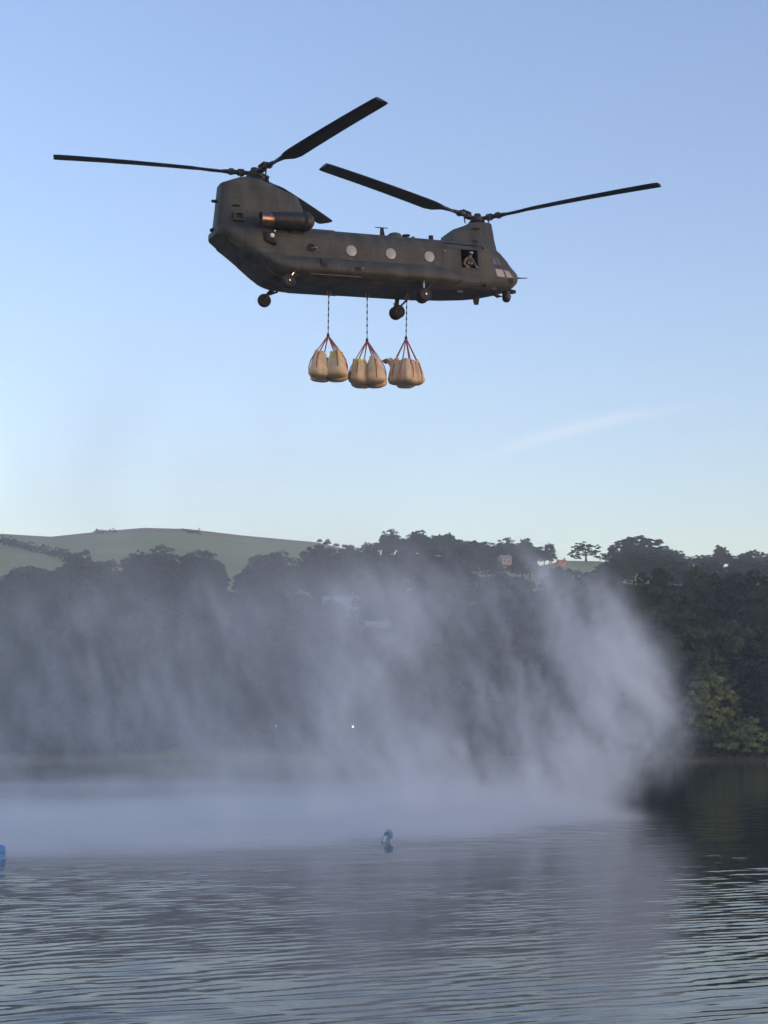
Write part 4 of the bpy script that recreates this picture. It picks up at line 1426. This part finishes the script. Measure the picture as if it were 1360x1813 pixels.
# for each load: top ring pixel, bottom pixel, list of bags (dx, dy, rotation, scale, flop, special)
LOADS = [
    ('rear', (581, 594), (581, 674), 0, [(-0.44, -0.30, 0.25, 1.0, -0.05, None), (0.42, -0.34, 1.0, 1.02, 0.1, 'yellow'), (-0.38, 0.50, 2.0, 0.97, 0.0, None), (0.46, 0.46, 0.5, 0.97, 0.1, None)]),
    ('middle', (650, 603), (650, 685), 1, [(-0.40, -0.28, 0.5, 0.97, -0.1, 'yellowtop'), (0.42, -0.36, 0.2, 1.0, 0.0, None), (-0.30, 0.5, 1.4, 1.0, 0.1, None), (0.44, 0.44, 2.2, 0.96, 0.0, None)]),
    ('front', (719, 599), (719, 685), 2, [(-0.40, -0.10, 0.1, 1.0, -0.45, 'frill'), (0.02, -0.48, 0.9, 0.93, 0.0, None), (0.44, -0.02, 0.35, 0.95, 0.05, None), (0.0, 0.50, 1.7, 1.0, 0.0, None)]),
]
WHERE = {'rear': 'under the hook nearest the tail ramp', 'middle': 'under the middle hook', 'front': 'under the hook nearest the front wheels'}
BAGLBL = {
    ('rear', 0): 'tan bulk bag with a plain gathered top, paired with the yellow topped bag',
    ('rear', 1): 'tan bulk bag with a bright yellow printed top, hung nearest the tail ramp',
    ('middle', 0): 'tan bulk bag with a small yellow neck in the middle slung load',
    ('middle', 1): 'tan bulk bag with deep side fold in the middle slung load',
    ('front', 0): 'tan bulk bag with frilled top flopping over in the load nearest the front wheels',
    ('front', 1): 'plain tan bulk bag bulging between its neighbours in the load nearest the front wheels',
    ('front', 2): 'tan bulk bag with narrow top beside the bulging one in the front load',
}
seed = 40
for lname, ptop, pbot, hi, bags in LOADS:
    top = Hw[hi]
    Y = top.y
    ring = at_dist(*ptop, Y)
    bot = at_dist(*pbot, Y - 0.3)
    sl = empty('lifting_sling', ring)
    tag(sl, {'rear': 'dark strop with orange lifting straps ', 'middle': 'dark strop with orange lifting straps ', 'front': 'dark strop with orange lifting straps '}[lname] + WHERE[lname], 'sling', 'slings under the helicopter')
    L = top - ring
    nseg = 13
    for s in range(nseg):     # knotted strop: dark chain covers with paler links between
        a, b = L * (s / nseg), L * ((s + 1) / nseg)
        dk = s % 2 == 0
        MB().tube([a, a.lerp(b, 0.15), a.lerp(b, 0.85), b], [0.016, 0.034 if dk else 0.020, 0.034 if dk else 0.020, 0.016], 7).build('strop_link', M['rope'] if dk else M['rope2'], sl)
    MB().lathe([(0.03, -0.08), (0.065, -0.05), (0.065, 0.06), (0.03, 0.1)], 'z', (0, 0, 0), 12).build('swivel_ring', M['rope'], sl)
    for bi, (dx, dy, rz, s, flop, special) in enumerate(bags):
        seed += 1
        h = 1.16 * s
        base = Vector((bot.x + dx, Y + dy, bot.z + (0.16 if dy < 0 else 0.12)))
        r = empty('bulk_bag', base, (R_(9) * dy, -R_(9) * dx, 0))
        lb = BAGLBL.get((lname, bi), 'tan bulk bag behind the others ' + WHERE[lname])
        tag(r, lb, 'bag', 'bulk bags slung under the helicopter')
        bm_ = bag_mesh(seed, h, 0.46 * s, 0.16, flop)
        Rz = Matrix.Rotation(rz, 3, 'Z')
        if abs(flop) < 0.2:
            bm_.v = [tuple(Rz @ Vector(p)) for p in bm_.v]
        bo = bm_.build('sack', M['bag'], r, True, 60)
        if special in ('yellow', 'yellowtop'):
            f0 = 0.72 if special == 'yellow' else 0.84
            me = bo.data
            me.materials.append(M['bagcap'])
            for p in me.polygons:
                if p.center.z > f0 * h + 0.05 * math.sin(7 * math.atan2(p.center.y, p.center.x)):
                    p.material_index = 1
        if special == 'frill':
            fr = MB()
            rs = []
            for k in range(5):
                rs.append([Vector((-0.30 + (0.17 + 0.07 * k + 0.03 * math.sin(6 * a + k)) * math.cos(a) - 0.02 * k, (0.17 + 0.05 * k) * math.sin(a), h * (0.93 + 0.05 * k) - 0.035 * k * k * 0.4 + 0.05 * math.sin(5 * a))) for a in np.linspace(0, 2 * math.pi, 26, endpoint=False)])
            fr.rings(rs, cap=False).build('frill', M['bag'], r, True, 180)
        # two straps from the ring, down the shoulders and under the bag
        for q in (0, 1):
            ang = math.atan2(dy, dx) + (0.75 if q else -0.75)
            TR = Euler(r.rotation_euler).to_matrix()
            ca, sa = math.cos(ang), math.sin(ang)
            e = base + TR @ Vector((0.30 * s * ca, 0.30 * s * sa, h * 0.93))
            e1 = base + TR @ Vector((0.435 * s * ca, 0.435 * s * sa, h * 0.70))
            e2 = base + TR @ Vector((0.50 * s * ca, 0.50 * s * sa, h * 0.42))
            e3 = base + TR @ Vector((0.475 * s * ca, 0.475 * s * sa, h * 0.12))
            p = [Vector((0, 0, 0.0)), (e - ring) * 0.5, e - ring, e1 - ring, e2 - ring, e3 - ring]
            MB().tube(p, [0.034, 0.027, 0.027, 0.027, 0.027, 0.02], 6).build('strap', M['strap'], sl)

# ------------------------------------------------------------------ floats on the water
p = on_water(-6, 1522)
dr = empty('plastic_drum', (p.x, p.y, -0.22))
dr.rotation_euler = (R_(3), R_(-4), 0)
tag(dr, 'bright blue plastic drum floating upright at the edge of the spray', 'drum')
MB().lathe([(0.20, 0), (0.27, 0.02), (0.29, 0.06), (0.29, 0.2), (0.305, 0.23), (0.29, 0.26), (0.29, 0.42), (0.305, 0.45), (0.29, 0.48), (0.285, 0.56), (0.26, 0.61), (0.20, 0.63), (0.0, 0.63)], 'z', (0, 0, 0), 32).build('drum_body', M['blue'], dr)
MB().lathe([(0.05, 0.63), (0.05, 0.66), (0, 0.66)], 'z', (0.12, -0.08, 0), 12).build('cap', M['blue2'], dr)
p = on_water(681, 1491)
bu = empty('marker_buoy', (p.x, p.y, -0.08))
bu.rotation_euler = (R_(-4), R_(24), R_(10))
bu.scale = (0.9, 0.9, 0.85)
tag(bu, 'small tilted blue and white buoy in the spray under the helicopter', 'buoy')
bb = MB().lathe([(0.10, 0), (0.15, 0.03), (0.165, 0.12), (0.155, 0.3), (0.165, 0.34), (0.185, 0.38), (0.18, 0.46), (0.13, 0.52), (0.05, 0.545), (0, 0.55)], 'z', (0, 0, 0), 24).build('float_body', M['blue2'], bu)
for a0, a1 in ((-2.6, -1.9), (-0.7, 0.1)):
    g = []
    for z, rr in ((0.08, 0.166), (0.18, 0.168), (0.28, 0.163), (0.33, 0.169)):
        g.append([Vector((rr * math.cos(a), rr * math.sin(a), z)) for a in np.linspace(a0, a1, 7)])
    MB().rings(g, cap=False, closed=False).build('white_panel', M['white'], bb)
MB().tube([(-0.10, 0, 0.50), (-0.14, 0, 0.58), (-0.02, 0, 0.61), (0.10, 0, 0.57), (0.10, 0, 0.50)], 0.018, 8).build('handle', M['blue2'], bu)


# ------------------------------------------------------------------ spray thrown up by the downwash: a ring vortex of fine water drops
def make_spray():
    cx, cyy, Rr = -26.0, 93.0, 32.0
    X0, X1, Y0, Y1, Z0, Z1 = -62.0, 28.0, 36.0, 150.0, 0.02, 28.0
    ng = bpy.data.node_groups.new('spray_field', 'GeometryNodeTree')
    ng.interface.new_socket('Geometry', in_out='OUTPUT', socket_type='NodeSocketGeometry')
    N = ng.nodes
    Lk = ng.links.new
    out = N.new('NodeGroupOutput')

    def math_(op, a, b=None, c=None):
        n = N.new('ShaderNodeMath')
        n.operation = op
        for i, s in enumerate((a, b, c)):
            if s is None:
                continue
            if isinstance(s, (int, float)):
                n.inputs[i].default_value = s
            else:
                Lk(s, n.inputs[i])
        return n.outputs[0]

    add = lambda a, b: math_('ADD', a, b)
    sub = lambda a, b: math_('SUBTRACT', a, b)
    mul = lambda a, b: math_('MULTIPLY', a, b)
    div = lambda a, b: math_('DIVIDE', a, b)

    def gauss(v, wdt):
        q = div(v, wdt)
        return math_('POWER', 2.71828, mul(mul(q, q), -1.0))

    def ramp(v, a, b, lo=0.0, hi=1.0):
        n = N.new('ShaderNodeMapRange')
        n.interpolation_type = 'SMOOTHSTEP'
        Lk(v, n.inputs['Value'])
        for k, s in (('From Min', a), ('From Max', b), ('To Min', lo), ('To Max', hi)):
            n.inputs[k].default_value = s
        return n.outputs[0]

    def noise(x, y, z, scale, detail, rough=0.55, dist=0.0):
        cv = N.new('ShaderNodeCombineXYZ')
        for i, s in enumerate((x, y, z)):
            if isinstance(s, (int, float)):
                cv.inputs[i].default_value = s
            else:
                Lk(s, cv.inputs[i])
        n = N.new('ShaderNodeTexNoise')
        n.inputs['Scale'].default_value = scale
        n.inputs['Detail'].default_value = detail
        n.inputs['Roughness'].default_value = rough
        n.inputs['Distortion'].default_value = dist
        Lk(cv.outputs[0], n.inputs['Vector'])
        return n.outputs[0]

    pos = N.new('GeometryNodeInputPosition')
    sp = N.new('ShaderNodeSeparateXYZ')
    Lk(pos.outputs[0], sp.inputs[0])
    x, y, z = sp.outputs
    big = noise(x, y, z, 0.045, 2)
    dx, dy = sub(x, cx), sub(y, cyy)
    rho = math_('SQRT', add(mul(dx, dx), mul(dy, dy)))
    phi = math_('ARCTAN2', dy, dx)
    rho = add(rho, mul(sub(big, 0.5), 9.0))
    sn = div(dy, math_('MAXIMUM', rho, 1.0))
    # tube half-height: low on the side towards the dam, tall at the flank and beyond
    b = ramp(sn, -0.95, 0.15, 1.2, 9.2)
    a = ramp(sn, -0.95, 0.15, 8.0, 11.2)
    rh = div(sub(rho, Rr), a)
    zz = div(sub(z, mul(b, 0.74)), b)
    q = math_('SQRT', add(mul(rh, rh), mul(zz, zz)))
    wv = noise(mul(x, 1.0), mul(y, 1.0), mul(z, 0.55), 0.34, 6, 0.66, 0.5)
    q = add(q, mul(sub(wv, 0.5), 0.8))
    th = math_('ARCTAN2', zz, rh)
    # streaks drawn out along the swirl
    st = noise(mul(phi, 17.0), mul(th, 0.75), mul(q, 6.0), 1.3, 7, 0.64, 0.35)
    st2 = noise(mul(x, 0.11), mul(y, 0.11), mul(z, 0.07), 1.0, 6, 0.6, 0.4)
    # on the flank the sheets are rolled up along the swirl, so they stay together along the ring
    roll = noise(mul(phi, 3.2), mul(th, 1.0), mul(q, 10.0), 1.3, 7, 0.66, 0.5)
    st = add(mul(st, ramp(sn, 0.05, 0.6)), mul(roll, ramp(sn, 0.6, 0.05)))
    # torn sheets of drops, leaning with the wind that drives them along the reservoir
    lean = add(x, mul(z, 0.38))
    lean = add(lean, mul(sub(noise(x, y, z, 0.10, 3, 0.5), 0.5), 8.0))
    sheet = ramp(noise(mul(lean, 0.80), mul(y, 0.045), mul(z, 0.17), 1.0, 7, 0.66, 0.3), 0.43, 0.63)
    streak = mul(add(mul(ramp(st, 0.45, 0.62), 0.55), mul(sheet, 0.95)), ramp(st2, 0.34, 0.60, 0.12, 1.5))
    shell = mul(gauss(sub(q, 0.78), 0.24), ramp(q, 1.08, 0.92))
    shell = mul(shell, ramp(zz, 1.1, -0.7, 0.30, 1.3))
    shell = mul(shell, ramp(rh, -1.0, 0.1, 0.40, 1.0))
    shell = mul(shell, ramp(sn, 0.0, 0.7, 1.0, 0.5))
    shell = mul(shell, ramp(add(zz, mul(ramp(sn, -0.1, 0.4, 1.0, 0.0), 2.0)), -0.9, -0.1, 0.3, 1.0))
    # low dense layer driven outward over the surface
    inside = ramp(add(rho, ramp(sn, -0.95, 0.0, 0.0, 12.0)), Rr + 17.0, Rr + 12.5)
    hollow = ramp(rho, Rr - 20, Rr - 4, 0.12, 1.0)
    hb = ramp(sn, -0.9, 0.2, 0.26, 0.32)
    layer = mul(math_('POWER', 2.71828, mul(div(z, hb), -1.0)), mul(inside, hollow))
    layer = mul(layer, ramp(sn, -0.35, 0.45, 1.0, 0.12))
    layer = mul(layer, ramp(noise(mul(x, 0.10), mul(y, 0.30), mul(z, 0.2), 1.0, 5, 0.6), 0.30, 0.62, 0.2, 1.2))
    # thin drifting veil that fills and overtops the ring
    veil = mul(mul(ramp(rho, Rr + 6.0, Rr - 6.0), ramp(z, 24.0, 5.0)), ramp(st2, 0.36, 0.66, 0.08, 1.2))
    veil = mul(veil, ramp(sn, -0.9, -0.1, 0.12, 1.0))
    plume = mul(mul(ramp(z, 27.5, 17.0), ramp(z, 9.0, 15.0)), mul(ramp(rho, Rr + 2.0, Rr - 12.0), ramp(noise(x, y, mul(z, 0.7), 0.11, 5, 0.6, 0.5), 0.46, 0.66)))
    veil = add(veil, mul(plume, 0.9))
    dens = add(add(mul(mul(shell, streak), SPRAY_SHELL), mul(layer, SPRAY_LAYER)), mul(veil, SPRAY_VEIL))
    # fade at the limits of the grid
    dens = mul(dens, mul(ramp(z, 27.8, 23.0), mul(ramp(y, 148.0, 138.0), ramp(x, -61.0, -54.0))))
    vc = N.new('GeometryNodeVolumeCube')
    Lk(dens, vc.inputs['Density'])
    vc.inputs['Background'].default_value = 0.0
    vc.inputs['Min'].default_value = (X0, Y0, Z0)
    vc.inputs['Max'].default_value = (X1, Y1, Z1)
    vc.inputs['Resolution X'].default_value = 250
    vc.inputs['Resolution Y'].default_value = 200
    vc.inputs['Resolution Z'].default_value = 90
    m = bpy.data.materials.new('water_spray')
    m.use_nodes = True
    nt = m.node_tree
    nt.nodes.clear()
    o1 = nt.nodes.new('ShaderNodeOutputMaterial')
    pv = nt.nodes.new('ShaderNodeVolumePrincipled')
    pv.inputs['Color'].default_value = (0.945, 0.965, 0.985, 1)
    pv.inputs['Density'].default_value = 1.0
    pv.inputs['Anisotropy'].default_value = 0.1
    nt.links.new(pv.outputs[0], o1.inputs['Volume'])
    sm = N.new('GeometryNodeSetMaterial')
    sm.inputs['Material'].default_value = m
    Lk(vc.outputs[0], sm.inputs[0])
    Lk(sm.outputs[0], out.inputs[0])
    vol = bpy.data.volumes.new('spray_mist')
    vol.materials.append(m)
    o = bpy.data.objects.new('spray_mist', vol)
    C.objects.link(o)
    md = o.modifiers.new('field', 'NODES')
    md.node_group = ng
    tag(o, 'swirling pale spray blown up off the water by the rotors', 'spray', kind='stuff')


SPRAY_SHELL, SPRAY_LAYER, SPRAY_VEIL = 0.155, 0.85, 0.015
make_spray()

# ------------------------------------------------------------------ morning haze over the whole valley
m = bpy.data.materials.new('valley_haze')
m.use_nodes = True
nt = m.node_tree
nt.nodes.clear()
o1 = nt.nodes.new('ShaderNodeOutputMaterial')
pv = nt.nodes.new('ShaderNodeVolumePrincipled')
pv.inputs['Color'].default_value = (0.86, 0.92, 1.0, 1)
pv.inputs['Density'].default_value = 0.00030
pv.inputs['Anisotropy'].default_value = 0.0
nt.links.new(pv.outputs[0], o1.inputs['Volume'])
hz = MB().box((-2800, -420, -5), (2800, 1950, 172)).build('haze', m, None, False)
tag(hz, 'thin bluish morning haze filling the valley', 'haze', kind='stuff')
